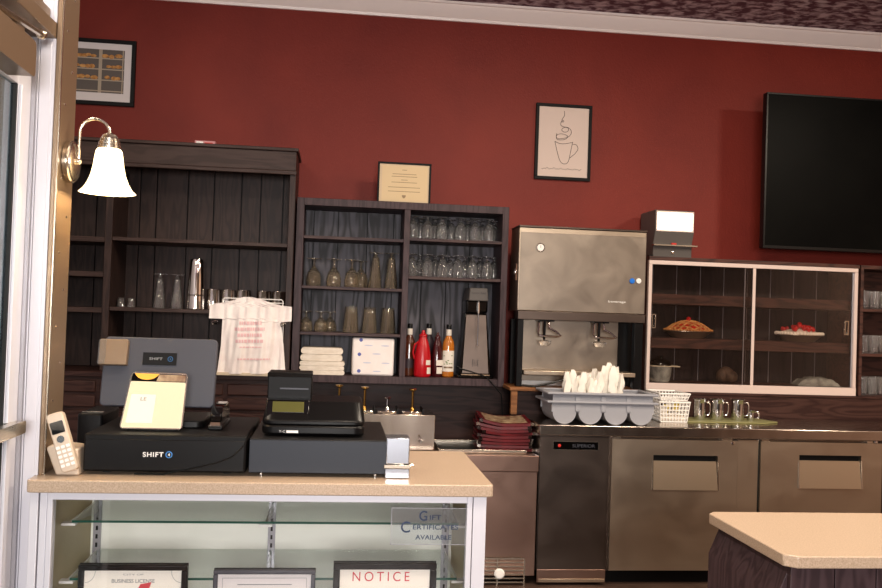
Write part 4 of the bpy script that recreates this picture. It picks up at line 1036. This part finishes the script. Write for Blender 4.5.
# time clock on the case
kx0, kx1, kz0, kz1 = rect(647.5, 695, 209, 253, 5.56)
kx0 = W(655, 235, 5.52).x; kx1 = W(694, 235, 5.52).x; kz0 = pz1+.0045; kz1 = W(672, 210, 5.52).z; hK = kz1-kz0
tc = thing('time_clock', 'boxy grey time clock with glowing white window on top of the pie case', 'time clock', ((kx0+kx1)/2, 5.6, kz0))
y_ = 5.52
MB().prism([(y_+.03, kz0), (5.80, kz0), (5.80, kz1-.01), (5.79, kz1), (y_+.01, kz1), (y_, kz1-.01), (y_, kz0+hK*.52), (y_+.03, kz0+hK*.28)], 'x', kx0, kx1).build('body', 'clock_grey', tc, bev=.004)
boxp('window_surround', 'alu_pink', tc, kx0+.006, kx1-.004, y_-.003, y_-.0004, kz1-hK*.46, kz1-.008, bev=.001)
MB().rr(kx0+.012, kx1-.012, kz1-hK*.43, kz1-.018, .008, y_-.006, y_-.0032).build('lit_window', 'lit', tc)
boxp('card_ledge', 'brushed', tc, kx0-.008, kx1+.022, y_-.01, y_+.0295, kz0+hK*.235, kz0+hK*.262)
boxp('red_tab', 'red_sticker', tc, (kx0+kx1)/2-.02, (kx0+kx1)/2+.012, y_-.008, y_+.01, kz0+hK*.263, kz0+hK*.30)
MB().lathe([(.009, 0), (.009, .004), (.004, .005)], ((kx0+kx1)/2, y_+.03, kz0+hK*.1), 16, rotx(90)).build('lock', 'chrome', tc)
boxp('dark_corner_bracket', 'black', tc, kx0-.03, kx0-.001, y_+.02, y_+.06, kz0, kz0+.01)

# open rack with glasses, right edge of picture
gr0 = W(859, 330, PY).x+.012
rk = thing('glass_rack_shelf', 'dark open shelf unit right of the pie case holding rows of tumblers', 'shelf', (gr0+.4, 5.66, zl2+.001))
b = MB().box(gr0, gr0+.02, PY+.01, PYB, zl2+.001, pz1+.004).box(gr0+.8, gr0+.82, PY+.01, PYB, zl2+.001, pz1+.004).box(gr0+.02, gr0+.8, PY+.01, PYB, pz1-.02, pz1+.004).box(gr0+.02, gr0+.8, PYB-.015, PYB, zl2+.001, pz1-.02)
b.build('carcass', 'case_shelf', rk, bev=.001)
zg = []
for py in (309, 353.5, 395.5):
    z = W(871, py, PY+.02).z; zg.append(z); boxp('shelf', 'case_shelf', rk, gr0+.0205, gr0+.7995, PY+.012, PYB-.016, z-.02, z-.0005, bev=.001)
cutt = MB()
seg = 16; pr = [(.001, .012), (.026, .012), (.03, .118), (.034, .118), (.031, .01), (.027, 0), (.001, 0)]
cutt.lathe(pr, seg=seg)
its = []
rown = ['top', 'middle', 'bottom']
for r_, z in enumerate(zg):
    for k in range(3):
        for d_ in range(2):
            side = ('leftmost', 'second', 'third')[k]
            its.append((gr0+.058+.072*k, PY+.06+.075*d_, z, '%s clear ribbed tumbler in the %s row, %s level of the right rack' % (side, ('front', 'rear')[d_], rown[r_])))
for v in cutt.v: pass
place(cutt, 'ribbed_tumbler', 'glass', its, 'glass', 'ribbed tumblers in the right rack')

# ================================================================== BEVERAGE DISPENSER
DY = 5.35; DYB = 5.60
bx0, bx1 = W(517.5, 300, DY).x, W(645, 300, DY).x
zT = W(580, 229.5, DY).z; zM = W(580, 312.5, DY).z; zM2 = W(580, 321, DY).z; zF = zl2+.0225
bd = thing('beverage_dispenser', 'large stainless steel two-spout beverage dispenser left of the pie case', 'dispenser', ((bx0+bx1)/2, 5.47, zF))
MB().box(bx0, bx1, DY+.004, DYB, zM, zT).build('ice_bin', 'steel', bd, bev=.004)
MB().box(bx0+.008, bx1-.002, DY, DY+.0038, zM+.004, zT-.03).build('front_panel', 'steel_disp', bd, bev=.001)
boxp('top_lid', 'steel_dark', bd, bx0-.003, bx1+.003, DY-.004, DYB, zT+.0005, zT+.012, bev=.002)
boxp('lower_lip', M['steel_dark'], bd, bx0+.004, bx1, DY-.012, DY+.10, zM2, zM-.0005, bev=.002)
for xx, nm in ((bx0+.006, 0), (bx1-.062, 1)):
    boxp('leg', 'black', bd, xx, xx+.036+.018*nm, DY-.004, DY+.05, zF, zM2-.0005, bev=.003)
boxp('leg', 'black', bd, bx0+.006, bx0+.04, DYB-.05, DYB-.005, zF, zM2, bev=.003); boxp('leg', 'black', bd, bx1-.05, bx1-.012, DYB-.05, DYB-.005, zF, zM2, bev=.003)
boxp('splash_panel', 'steel_disp', bd, bx0+.043, bx1-.13, DY+.11, DY+.12, zF+.03, zM-.001)
boxp('splash_side', M['black'], bd, bx1-.129, bx1-.062, DY+.11, DY+.12, zF+.03, zM-.001)
tx0_, tx1_ = W(524, 373, DY).x, W(602, 373, DY).x; tzz = W(560, 373, DY-.03).z
MB().box(bx0+.043, bx1-.064, DY-.05, DY+.109, tzz-.014, tzz+.012).build('drip_tray', 'steel', bd, bev=.003)
boxp('rear_beam', 'white', bd, bx0+.042, bx1-.07, DY+.125, DY+.15, zF+.001, zF+.028)
for cx in (546, 601):
    x = W(cx, 335, DY).x
    v = MB().box(x-.045, x+.05, DY+.0, DY+.10, zM2-.010, zM2-.0005).build('valve', 'black', bd)
    MB().tube([(x-.04, DY+.02, zM2-.008), (x-.042, DY+.01, zM2-.045), (x-.05, DY-.005, zM2-.085), (x-.045, DY-.02, zM2-.095), (x+.06, DY-.03, zM2-.1), (x+.085, DY-.03, zM2-.095), (x+.06, DY-.01, zM2-.07), (x+.025, DY+.01, zM2-.05), (x+.02, DY+.02, zM2-.008)], .006, 8).build('lever', 'chrome', v)
    MB().lathe([(.03, 0), (.038, .012), (.042, .03), (.036, .032), (.001, .034)], (x, DY+.03, zM2-.155), 20).build('nozzle', 'glass', v)
    MB().tube([(x, DY+.04, zM2-.0105), (x, DY+.045, zM2-.12)], .008, 8).build('water_tube', 'black', v)
tm = W(540.5, 247.5, DY)
g = MB().lathe([(.026, 0), (.027, .005), (.024, .008), (.022, .006), (.001, .006)], (tm.x, DY-.0002, tm.z), 28, rotx(90)).build('dial_gauge', 'chrome', bd)
MB().lathe([(.021, .0062), (.001, .0064)], (tm.x, DY-.0002, tm.z), 24, rotx(90)).build('dial_face', 'white', g)
boxp('needle', 'ink', g, tm.x-.001, tm.x+.001, DY-.0075, DY-.0068, tm.z-.002, tm.z+.016)
for cx, m_ in ((632, 'blue_knob'), (638.5, 'white')):
    p = W(cx, 281, DY); MB().lathe([(.016, 0), (.017, .004), (.014, .008), (.001, .009)], (p.x, DY-.0002, p.z), 18, rotx(90)).build('magnet', m_, bd)
nb = W(617, 302, DY); text('lettering', 'beverage', 'white', bd, (nb.x, DY-.0001, nb.z), .016, .11)
lt_ = W(513, 272, DY+.05)
MB().box(bx0-.012, bx0-.0035, DY+.02, DY+.05, lt_.z-.05, lt_.z+.05).ball((bx0-.012, DY+.03, lt_.z), (.012, .014, .02)).build('side_latch', 'chrome', bd)
cbk = MB().tube([W(522, 385, 5.32), W(535, 386.5, 5.31), W(552, 383, 5.3), W(566, 379, 5.3), W(580, 380, 5.31)], .006, 8).build('electric_cable', 'black')
tag(cbk, 'thick black cord lying under the beverage dispenser', 'cord')

# ================================================================== REFRIGERATED WORKTOP
FY = 4.97; fx0 = 1.168; WZ = .9
wt = MB().box(fx0-.012, XR-.3, 4.94, 5.485, .842, WZ).build('steel_worktop', 'steel_h', None, bev=.004)
tag(wt, 'long stainless steel worktop on the refrigerated cabinet', 'worktop')
fr = thing('undercounter_refrigerator', 'long stainless steel undercounter refrigerator with recessed door handles', 'refrigerator', (3, 5.2, 0))
fx1 = XR-.32
boxp('cabinet_body', 'steel_dark', fr, fx0, fx1, FY+.006, 5.48, .08, .8415)
boxp('base', 'black_matte', fr, fx0+.03, fx1-.03, FY+.06, 5.45, 0, .0795)
def X(px_, py=520, Y=FY-.02): return W(px_, py, Y).x
cpx0, cpx1 = fx0+.002, W(606.5, 510, FY).x
zg0 = W(570, 577, FY).z
cpn = boxp('compressor_panel', 'steel_dark', fr, cpx0, cpx1, FY-.008, FY+.0055, zg0, .833, bev=.002)
gl = MB()
boxp('lower_panel', 'steel_brown', fr, cpx0, cpx1, FY-.012, FY+.0055, .09, zg0-.028, bev=.002)
boxp('trim_strip', 'steel_warm', fr, cpx0+.01, cpx1-.005, FY-.016, FY-.001, zg0-.025, zg0-.006, bev=.001)
q0, q1, qz0, qz1 = rect(553, 598.5, 441.5, 450, FY-.01)
bdg = boxp('name_plate', 'black_gloss', fr, q0, q1, FY-.0105, FY-.0081, qz0, qz1, bev=.0005)
b = MB()
for q in ((q0, q1, qz1-.002, qz1), (q0, q1, qz0, qz0+.002), (q0, q0+.002, qz0, qz1), (q1-.002, q1, qz0, qz1)): b.box(q[0], q[1], FY-.0115, FY-.0105, q[2], q[3])
b.build('plate_edge', 'brushed', bdg)
MB().lathe([(.009, 0), (.001, .001)], (q0+.037, FY-.0106, (qz0+qz1)/2), 14, rotx(90)).build('red_dot', 'red_sticker', bdg)
text('lettering', 'SUPERIOR', 'slate', bdg, ((q0+q1)/2+.045, FY-.011, (qz0+qz1)/2), .018, .13)
def fdoor(xl, xr, hl, hr, ht, hb, m_, screw, lab=None):
    """door sheet with a real recess: built from four strips around the pocket"""
    y0, y1 = FY-.03, FY+.005; z0_, z1_ = .09, .828
    hx0_, hx1_ = X(hl, 470, y0), X(hr, 470, y0); hz1_ = W((hl+hr)/2, ht, y0).z; hz0_ = W((hl+hr)/2, hb, y0).z
    b = MB().box(xl, xr, y0, y1, hz1_, z1_).box(xl, xr, y0, y1, z0_, hz0_).box(xl, hx0_, y0, y1, hz0_, hz1_).box(hx1_, xr, y0, y1, hz0_, hz1_)
    d = b.build('door', m_, fr)
    pk = MB().box(hx0_, hx1_, y1-.008, y1, hz0_, hz1_).build('recess_pocket', 'black_matte', d)
    hzm = hz1_-(hz1_-hz0_)*.17
    MB().hexa([(hx0_+.004, y0+.010, hzm), (hx1_-.004, y0+.010, hzm), (hx1_-.004, y0+.014, hzm), (hx0_+.004, y0+.014, hzm),
               (hx0_+.0, y0-.012, hz0_+.001), (hx1_-.0, y0-.012, hz0_+.001), (hx1_-.0, y0-.007, hz0_+.001), (hx0_+.0, y0-.007, hz0_+.001)]).build('handle_plate', 'steel_plate', d)
    for xa_s, xb_s in ((hx0_-.005, hx0_-.0005), (hx1_+.0005, hx1_+.005)):
        MB().prism([(y0-.0005, hzm), (y0-.003, hzm), (y0-.012, hz0_), (y0-.0005, hz0_)], 'x', xa_s, xb_s).build('handle_side', 'chrome', d)
    sp = W(*screw, y0); MB().lathe([(.011, 0), (.008, .004), (.001, .005)], (sp.x, y0-.0002, sp.z), 14, rotx(90)).build('hinge_screw', 'chrome', d)
    MB().box(xl+.004, xl+.05, y0+.004, y1, .829, .8405).box(xr-.09, xr-.03, y0+.006, y1, .829, .8405).build('hinge', 'brushed', d)
dxa, dxb = X(609.5), X(735.0); dxc, dxd = X(758.5), X(879.5)
fdoor(dxa, dxb, 653, 717.5, 455.5, 490, 'steel', (733, 443.5))
boxp('gasket', 'rubber', fr, dxb+.001, dxb+.0085, FY-.01, FY+.005, .09, .828); boxp('gasket', 'rubber', fr, dxc-.0085, dxc-.001, FY-.01, FY+.005, .09, .828)
boxp('mullion', 'steel', fr, dxb+.009, dxc-.009, FY-.012, FY+.0055, .09, .833)
fdoor(dxc, dxd, 799, 861, 455.5, 488.5, M['steel'], (876, 442.5))
boxp('mullion', 'steel_dark', fr, dxd+.009, dxd+.12, FY-.012, FY+.0055, .09, .833)
boxp('door', 'steel', fr, dxd+.13, fx1-.01, FY-.03, FY+.005, .09, .828)

# cutlery bins
def bin_mesh(px_l, px_r, y0, y1, zb0, h, R):
    pass
tx0, tx1 = W(551, 410, 5.0).x, W(653, 410, 5.0).x
def cutlery_bin(z0_, label, dz=.0, shr=1.0):
    t = thing('cutlery_bin', label, 'cutlery bin', ((tx0+tx1)/2, 5.12, z0_), 'grey cutlery bins')
    y0_, y1_ = 4.985+(1-shr)*.08, 5.26-(1-shr)*.08; w = tx1-tx0; n = 4; cw = w/n; h = .118; ins = 0 if shr == 1 else .006
    R = cw*.455*shr; b = MB(); zc = z0_+R
    m = 14
    outl = [(tx0, z0_+h)]
    for k in range(n):
        cx = tx0+cw*(k+.5); outl += [(cx-R*math.cos(PI*i/m), zc-R*math.sin(PI*i/m)) for i in range(m+1)]
    outl += [(tx1, z0_+h)]; outl[0:1] = [(tx0+ins, z0_+h), (tx0+ins, zc)]; outl[-1:] = [(tx1-ins, zc), (tx1-ins, z0_+h)]
    b.prism(outl, 'y', y0_, y0_+.004); b.prism(outl, 'y', y1_-.004, y1_)
    for k in range(n):
        cx = tx0+cw*(k+.5)
        po_ = [(cx-R*math.cos(PI*i/m), zc-R*math.sin(PI*i/m)) for i in range(m+1)]
        pin = [(cx-(R-.003)*math.cos(PI*i/m), zc-(R-.003)*math.sin(PI*i/m)) for i in range(m+1)]
        b.prism(po_+pin[::-1], 'y', y0_+.004, y1_-.004)
        b.box(cx-R, cx-R+.003, y0_+.004, y1_-.004, zc, z0_+h); b.box(cx+R-.003, cx+R, y0_+.004, y1_-.004, zc, z0_+h)
    b.build('trough_body', 'grey_plastic', t)
    rm = MB()
    for q in ((tx0-.03, tx1+.02, 4.965, y0_+.002), (tx0-.03, tx1+.02, y1_-.002, 5.28), (tx0-.03, tx0+ins+.003, y0_+.002, y1_-.002), (tx1-ins-.003, tx1+.02, y0_+.002, y1_-.002)):
        rm.box(q[0], q[1], q[2], q[3], z0_+h, z0_+h+.014)
    rm.build('rim', 'grey_plastic', t, bev=.005)
    for k in range(1, n): MB().box(tx0+cw*k-.013, tx0+cw*k+.013, y0_-.006, y0_-.0005, z0_+h-.045, z0_+h-.004).build('divider_rib', 'grey_plastic', t, bev=.002)
    return t
cutlery_bin(WZ+.001, 'lower of two stacked grey plastic cutlery bins on the steel worktop')
cutlery_bin(WZ+.001+.048, 'upper stacked grey plastic cutlery bin holding the white paper rolls', 0, .93)
random.seed(11)
zr_ = WZ+.06
spots = [(567, 372), (573, 370), (579, 376), (584, 372), (589, 373), (595, 369), (600, 372), (604, 366), (609, 363), (613, 366), (617, 367), (621, 374), (591, 378), (607, 374), (576, 379), (597, 380)]
for i, (px_, pt_) in enumerate(spots):
    Y = 5.02+.035*(i % 3); top_ = W(px_, pt_, Y); lean = random.uniform(-.015, .015)
    bot = Vector((top_.x+lean, Y, WZ+.125)); w = random.uniform(.021, .027); m = 7; b = MB(); vs = []; fs = []
    N_ = 8; H_ = top_.z-bot.z
    for j in range(N_):
        t_ = j/(N_-1); c = bot.lerp(top_, t_); r_ = w*(.9+.15*math.sin(j*2.1+i))*(1-.45*max(0, t_-.8)/.2)
        for k in range(m):
            a = 2*PI*k/m+t_*1.2; q_ = r_*(1+.28*math.sin(3*k+i+j*.6)); vs.append((c.x+q_*math.cos(a), c.y+q_*.7*math.sin(a), c.z+.004*math.sin(k*2+i)*t_))
    for j in range(N_-1):
        for k in range(m): fs.append((j*m+k, j*m+(k+1) % m, (j+1)*m+(k+1) % m, (j+1)*m+k))
    fs += [tuple(range(m))[::-1], tuple(range((N_-1)*m, N_*m))]; b.add(vs, fs)
    o = b.build('cutlery_roll', 'paper', None, smooth=25)
    tag(o, 'white paper-wrapped cutlery roll standing in the upper grey bin, one of the bunch', 'cutlery roll', 'paper-wrapped cutlery rolls')

# white grid basket(s)
def basket(x0, x1, y0, y1, z0, z1, fl, label, nc=9, nr=5):
    t = thing('plastic_basket', label, 'basket', ((x0+x1)/2, (y0+y1)/2, z0), 'white grid baskets'); b = MB(); r = .0032
    def P(u, v, s):
        g = fl*s; return (x0-g+(x1-x0+2*g)*u, y0-g+(y1-y0+2*g)*v, z0+r+(z1-z0-2*r)*s)
    def ring(s): return [P(0, 0, s), P(1, 0, s), P(1, 1, s), P(0, 1, s)]
    for j in range(nr+1):
        R_ = ring(j/nr)
        for i in range(4): b.tube([R_[i], R_[(i+1) % 4]], r if j < nr else r*1.8, 6)
    for i in range(nc+1):
        u = i/nc
        b.tube([P(u, 0, 0), P(u, 0, 1)], r, 6); b.tube([P(u, 1, 0), P(u, 1, 1)], r, 6); b.tube([P(u, 0, 0), P(u, 1, 0)], r, 6)
    for i in range(1, nc-1):
        v = i/(nc-1); b.tube([P(0, v, 0), P(0, v, 1)], r, 6); b.tube([P(1, v, 0), P(1, v, 1)], r, 6); b.tube([P(0, v, 0), P(1, v, 0)], r, 6)
    b.build('grid', 'white', t)
    return t
ax, bx = W(660, 405, 5.18).x, W(686, 405, 5.18).x
basket(ax, bx, 5.16, 5.36, WZ+.001, WZ+.125, .012, 'lower white plastic grid basket between the bins and the steel pitchers')
basket(ax-.004, bx-.004, 5.155, 5.365, WZ+.13, WZ+.175, .012, 'upper white plastic grid basket nested crookedly in the lower one', nr=2)
random.seed(5)
for k in range(5):
    x = ax+.03+.025*k; y = 5.20+.03*(k % 3)
    o = MB().cbox((x, y, WZ+.065+.008*k), (.034, .006, .05), Matrix.Rotation(random.uniform(-.4, .4), 3, 'Y')).build('packet', 'yellow' if k % 2 else 'paper', None)
    tag(o, ('yellow' if k % 2 else 'white')+' condiment packet inside the white grid baskets', 'packet', 'condiment packets')
tag(MB().box(ax+.002, bx-.002, 5.18, 5.34, WZ+.008, WZ+.038).build('napkin_pile', 'napkin', None, bev=.004), 'pile of folded napkins lying in the lower white basket', 'napkins')

# pitchers on a green mat
gm = MB().prism([(W(686, 420, 5.18).x, 5.17), (W(765, 421, 5.18).x, 5.17), (W(773, 419, 5.3).x, 5.24), (W(764, 417, 5.3).x, 5.40), (W(692, 417, 5.3).x, 5.40)], 'z', WZ+.001, WZ+.009).build('drying_mat', 'green_mat', None, bev=.002)
tag(gm, 'pale green mat under the steel pitchers on the worktop', 'mat')
zm = WZ+.0095
def pitcher(px_, r, h, label, hs, Y=5.28, sc=1):
    x = W(px_, 406, Y).x
    t = thing('steel_pitcher', label, 'pitcher', (x, Y, zm), 'steel pitchers on the green mat'); c = (x, Y, zm)
    MB().lathe([(.001, .004), (r*.92, .004), (r*.95, 0), (r, .006), (r*.97, h*.9), (r*.96, h*.97), (r*1.06, h), (r*1.03, h), (r*.92, h*.97), (r*.93, .01), (.001, .008)], c, 28).build('body', 'pitcher', t)
    q = [(x+hs*r*.97, Y-.01, zm+h*.85), (x+hs*(r+.018), Y-.014, zm+h*.86), (x+hs*(r+.024), Y-.015, zm+h*.75), (x+hs*(r+.024), Y-.015, zm+h*.4), (x+hs*(r+.018), Y-.014, zm+h*.25), (x+hs*r*.98, Y-.01, zm+h*.22)]
    MB().tube(q, .0045, 8).build('handle', 'pitcher', t)
    MB().hexa([(x-.012-hs*0, Y-r-.010, zm+h*.985), (x+.012, Y-r-.010, zm+h*.985), (x+.014, Y-r*.95, zm+h*.8), (x-.014, Y-r*.95, zm+h*.8), (x-.010, Y-r-.012, zm+h), (x+.010, Y-r-.012, zm+h), (x+.014, Y-r*.93, zm+h), (x-.014, Y-r*.93, zm+h)]).build('spout', 'pitcher', t)
    return t
pitcher(699.5, .037, .126, 'leftmost tall steel pitcher on the green mat', 1)
pitcher(717, .041, .126, 'middle tall steel pitcher on the green mat', 1)
pitcher(737.5, .041, .126, 'rightmost tall steel pitcher on the green mat', 1)
pitcher(751, .021, .062, 'small steel creamer pitcher at the right end of the mat', 1)

# ================================================================== FOUNTAIN STATION (centre)
SY = 4.97; sx0, sx1 = W(330, 480, SY).x, W(537.5, 500, SY).x-.004
zS = W(500, 455, SY).z
ic = thing('steel_base_cabinet', 'brownish steel base cabinet with vent grille left of the refrigerator', 'cabinet', ((sx0+sx1)/2, 5.2, 0))
gx0_, gx1_, gz0_, gz1_ = rect(486, 523, 558, 590, SY)
b = MB().box(sx0, sx1, SY+.004, 5.47, .05, zS-.001); b.build('body', 'steel_brown', ic, bev=.002)
boxp('top_lip', 'steel_brown', ic, sx0, sx1+.002, SY-.012, SY+.0035, zS-.09, zS, bev=.003)
boxp('front_panel', 'steel_brown', ic, sx0, sx1-.004, SY-.004, SY+.0035, gz1_+.006, zS-.092, bev=.001)
b = MB(); zz0 = gz0_-.1
b.box(gx1_, gx1_+.008, SY-.01, SY+.003, zz0, gz1_); b.box(gx0_-.1, gx1_, SY-.01, SY+.003, gz1_-.006, gz1_+.004)
k = 0
z = gz1_-.02
while z > zz0: b.box(gx0_-.1, gx1_, SY-.008, SY+.003, z-.006, z+.001); z -= .022
for xx in (gx0_+.06, gx0_-.03): b.box(xx-.004, xx+.004, SY-.0115, SY-.0082, zz0, gz1_-.006)
b.build('vent_grille', 'brushed', ic)
p = W(503, 574, SY-.02); MB().lathe([(.028, 0), (.03, .008), (.022, .016), (.001, .018)], (p.x-.02, SY-.009, p.z), 20, rotx(90)).build('round_knob', 'white', ic)
# raised stainless syrup rail
RY = 5.12; ux0, ux1 = W(330, 430, RY).x, W(435, 430, RY).x; zU = W(405, 414.5, RY).z
sr = thing('syrup_rail', 'raised stainless syrup rail with pumps behind the cash register', 'syrup rail', ((ux0+ux1)/2, 5.2, zS+.0005))
MB().box(ux0, ux1, RY, 5.40, zS+.0005, zU).build('housing', 'steel_h', sr, bev=.004)
boxp('front_ledge', 'brushed', sr, ux0, ux1-.01, RY-.03, RY-.0005, zS+.004, zS+.014)
lid_px = [338, 363.5, 386.5, 411.5]; tops = [384.5, 386.5, 396, 388.5]
for i, (a, tp_) in enumerate(zip(lid_px, tops)):
    c = W(a, 411, 5.2)
    l = MB().box(c.x-.055, c.x+.055, 5.15, 5.30, zU+.0005, zU+.014).build('pump_lid', 'chrome', sr, bev=.003)
    hz_ = W(a, tp_, 5.2).z
    MB().tube([(c.x+.004, 5.2, zU+.0145), (c.x+.004, 5.2, hz_-.012)], .007, 10).lathe([(.015, 0), (.012, .012), (.007, .02)], (c.x+.004, 5.2, zU+.0145), 14).build('pump_stem', 'brass' if i != 2 else 'chrome', l)
    MB().lathe([(.006, -.014), (.012, -.008), (.024, -.003), (.024, .003), (.016, .006), (.001, .007)] if i != 2 else [(.01, -.01), (.018, -.004), (.012, .003), (.001, .004)], (c.x+.004, 5.2, hz_-.006), 18).build('pump_knob', 'brass' if i != 2 else 'chrome', l)
    boxp('divider', 'black', sr, c.x+.058, c.x+.066, 5.15, 5.30, zU+.0005, zU+.03)
sp_ = W(419, 440, RY)
MB().tube([(sp_.x, RY-.001, sp_.z+.025), (sp_.x, RY-.02, sp_.z+.015), (sp_.x+.01, RY-.028, sp_.z)], .006, 8).lathe([(.014, 0), (.014, .01)], (sp_.x+.01, RY-.028, sp_.z-.01), 12).build('spigot', 'chrome', sr)
# tray
ex0, ex1 = W(440, 448, 5.05).x, W(524, 448, 5.05).x
tr_ = thing('drain_tray', 'dark drain tray with bright steel rim under the red menus', 'tray', ((ex0+ex1)/2, 5.2, zS+.0005))
b = MB().box(ex0, ex1, 5.03, 5.40, zS+.0005, zS+.004); b.build('tray_floor', 'black', tr_)
b = MB()
for q in ((ex0, ex1, 5.02, 5.0295), (ex0, ex1, 5.4005, 5.41), (ex0-.01, ex0-.0005, 5.02, 5.41), (ex1+.0005, ex1+.01, 5.02, 5.41)): b.box(q[0], q[1], q[2], q[3], zS+.0005, zS+.02)
b.build('rim', 'brushed', tr_, bev=.002)
# menus
mcx = W(501, 440, 5.2).x; z = zS+.0045; nM = 9; random.seed(2)
zmt = W(500, 424, 5.05).z; th = (zmt-z)/nM
first = None
for k in range(nM):
    t = thing('menu', '', 'menu', (mcx, 5.2, z), 'red menus stacked on the drain tray')
    w_, d_ = .295, .25; n = 12; vs = []
    sagv = .010
    for s in (0, 1):
        for j in range(2):
            for i in range(n+1):
                u = i/n-.5; zz1 = z+.0004+(th*.86 if s else 0)+sagv*(4*u*u)*(k/nM)+(.05*max(0, -u-.1))*(k/nM)
                vs.append((mcx+u*w_, 5.07+d_*j, zz1+(.022*k/nM if j else 0)))
    m_ = n+1; fs = []
    for i in range(n): fs += [(i, i+1, m_+i+1, m_+i), (2*m_+i, 3*m_+i, 3*m_+i+1, 2*m_+i+1), (i, 2*m_+i, 2*m_+i+1, i+1), (m_+i, m_+i+1, 3*m_+i+1, 3*m_+i)]
    fs += [(0, m_, 3*m_, 2*m_), (n, 2*m_+n, 3*m_+n, m_+n)]
    rz_ = math.radians(random.uniform(-5, 5)); off = Vector((random.uniform(-.012, .012), random.uniform(-.006, .006), 0))
    T_ = Matrix.Translation(Vector((mcx, 5.2, 0))+off) @ Matrix.Rotation(rz_, 4, 'Z') @ Matrix.Translation((-mcx, -5.2, 0))
    MB().add(vs, fs).xf(T_).build('cover', 'menu', t)
    for sx in (-1, 1):
        for yy_ in (5.07,):
            b = MB(); u = sx*.5; zz1 = z+sagv*(k/nM)+(.02*(k/nM) if sx < 0 else 0)
            b.box(mcx+u*w_-.010, mcx+u*w_+.010, yy_-.0025, yy_+.012, zz1-.0002, zz1+th*.95)
            b.xf(T_).build('metal_corner', 'chrome', t)
    if k == nM-1:
        vv = []
        for j in range(2):
            for i in range(1, n):
                u = i/n-.5; vv.append((mcx+u*w_, 5.085+.21*j, z+.0022+th*.86+sagv*(4*u*u)*(k/nM)+(.05*max(0, -u-.1))*(k/nM)+(.0013+.0185*k/nM if j else .0013)))
        mm = n-1; MB().add(vv, [(i, i+1, mm+i+1, mm+i) for i in range(mm-1)]).xf(T_).build('printed_page', 'menu_page', t)
        t['label'] = 'topmost red menu of the stack, with its printed page showing'
    else: t['label'] = ('lowest red menu of the stack, lying on the drain tray' if k == 0 else '%s red menu from the bottom of the stack on the drain tray' % ORD[k+1])
    z += th

# ================================================================== RIGHT ISLAND COUNTER
it = MB().prism([(1.162, 2.20), (1.19, 2.175), (3.2, 2.175), (3.2, 2.685), (1.185, 2.685), (1.162, 2.66)], 'z', .889, .92).build('island_countertop', 'counter', None, bev=.003)
tag(it, 'speckled tan laminate countertop with clipped corners at the lower right', 'countertop')
ib = thing('island_counter', 'dark brown wooden base under the lower right countertop', 'counter base', (2.2, 2.45, 0))
b = planks(1.20, 3.15, .0, .8885, 2.215, 2.24, [.115], .003); b.build('front_planks', 'wood', ib, bev=.001)
b = MB().prism([(2.21, .8885), (2.65, .8885), (2.65, 0), (2.24, 0)], 'x', 1.19, 1.2199); b.box(1.22, 3.15, 2.241, 2.65, 0, .888)
b.build('carcass', 'wood', ib, bev=.002)
MB().prism([(1.163, .80), (1.20, .888), (1.20, 0), (1.163, 0)], 'y', 2.23, 2.66).build('end_moulding', 'wood', ib, bev=.002)

# ================================================================== LIGHT
w = bpy.data.worlds.new('world'); bpy.context.scene.world = w; w.use_nodes = True
w.node_tree.nodes['Background'].inputs[0].default_value = lin('#b8a898'); w.node_tree.nodes['Background'].inputs[1].default_value = .05
# added lamp by the front wall, standing in for the camera flash
lamp('flash_stand_in', 'AREA', (.2, YF+.05, 1.75), 205, (1, .975, .95), 1.3, (PI/2, 0, 0), .9)
# ceiling fixtures; the last two, at the left, are added fill
def ceiling_fixture(x, y, e, col=(1, .84, .66), s=.5):
    t = thing('ceiling_light', 'square flush ceiling light', 'ceiling light', (x, y, ZC-.04), 'flush ceiling lights')
    boxp('housing', 'white', t, x-s/2, x+s/2, y-s/2, y+s/2, ZC-.04, ZC-.001)
    boxp('diffuser', 'lit', t, x-s/2+.02, x+s/2-.02, y-s/2+.02, y+s/2-.02, ZC-.045, ZC-.0402)
    lamp('ceiling_lamp', 'AREA', (x, y, ZC-.05), e, col, s)
ceiling_fixture(4.2, 2.1, 185)
ceiling_fixture(.6, 1.2, 52)
ceiling_fixture(1.5, 3.1, 75)
ceiling_fixture(2.4, -.6, 32)
ceiling_fixture(-1.4, 3.6, 16)  # added to lift the left wall seen through the door pane
ceiling_fixture(-1.4, .6, 40)  # added fill for the dark area left of the door
v = bpy.context.scene.view_settings
v.view_transform = 'Standard'; v.look = 'None'; v.gamma = 1; v.use_curve_mapping = False; v.exposure = 0
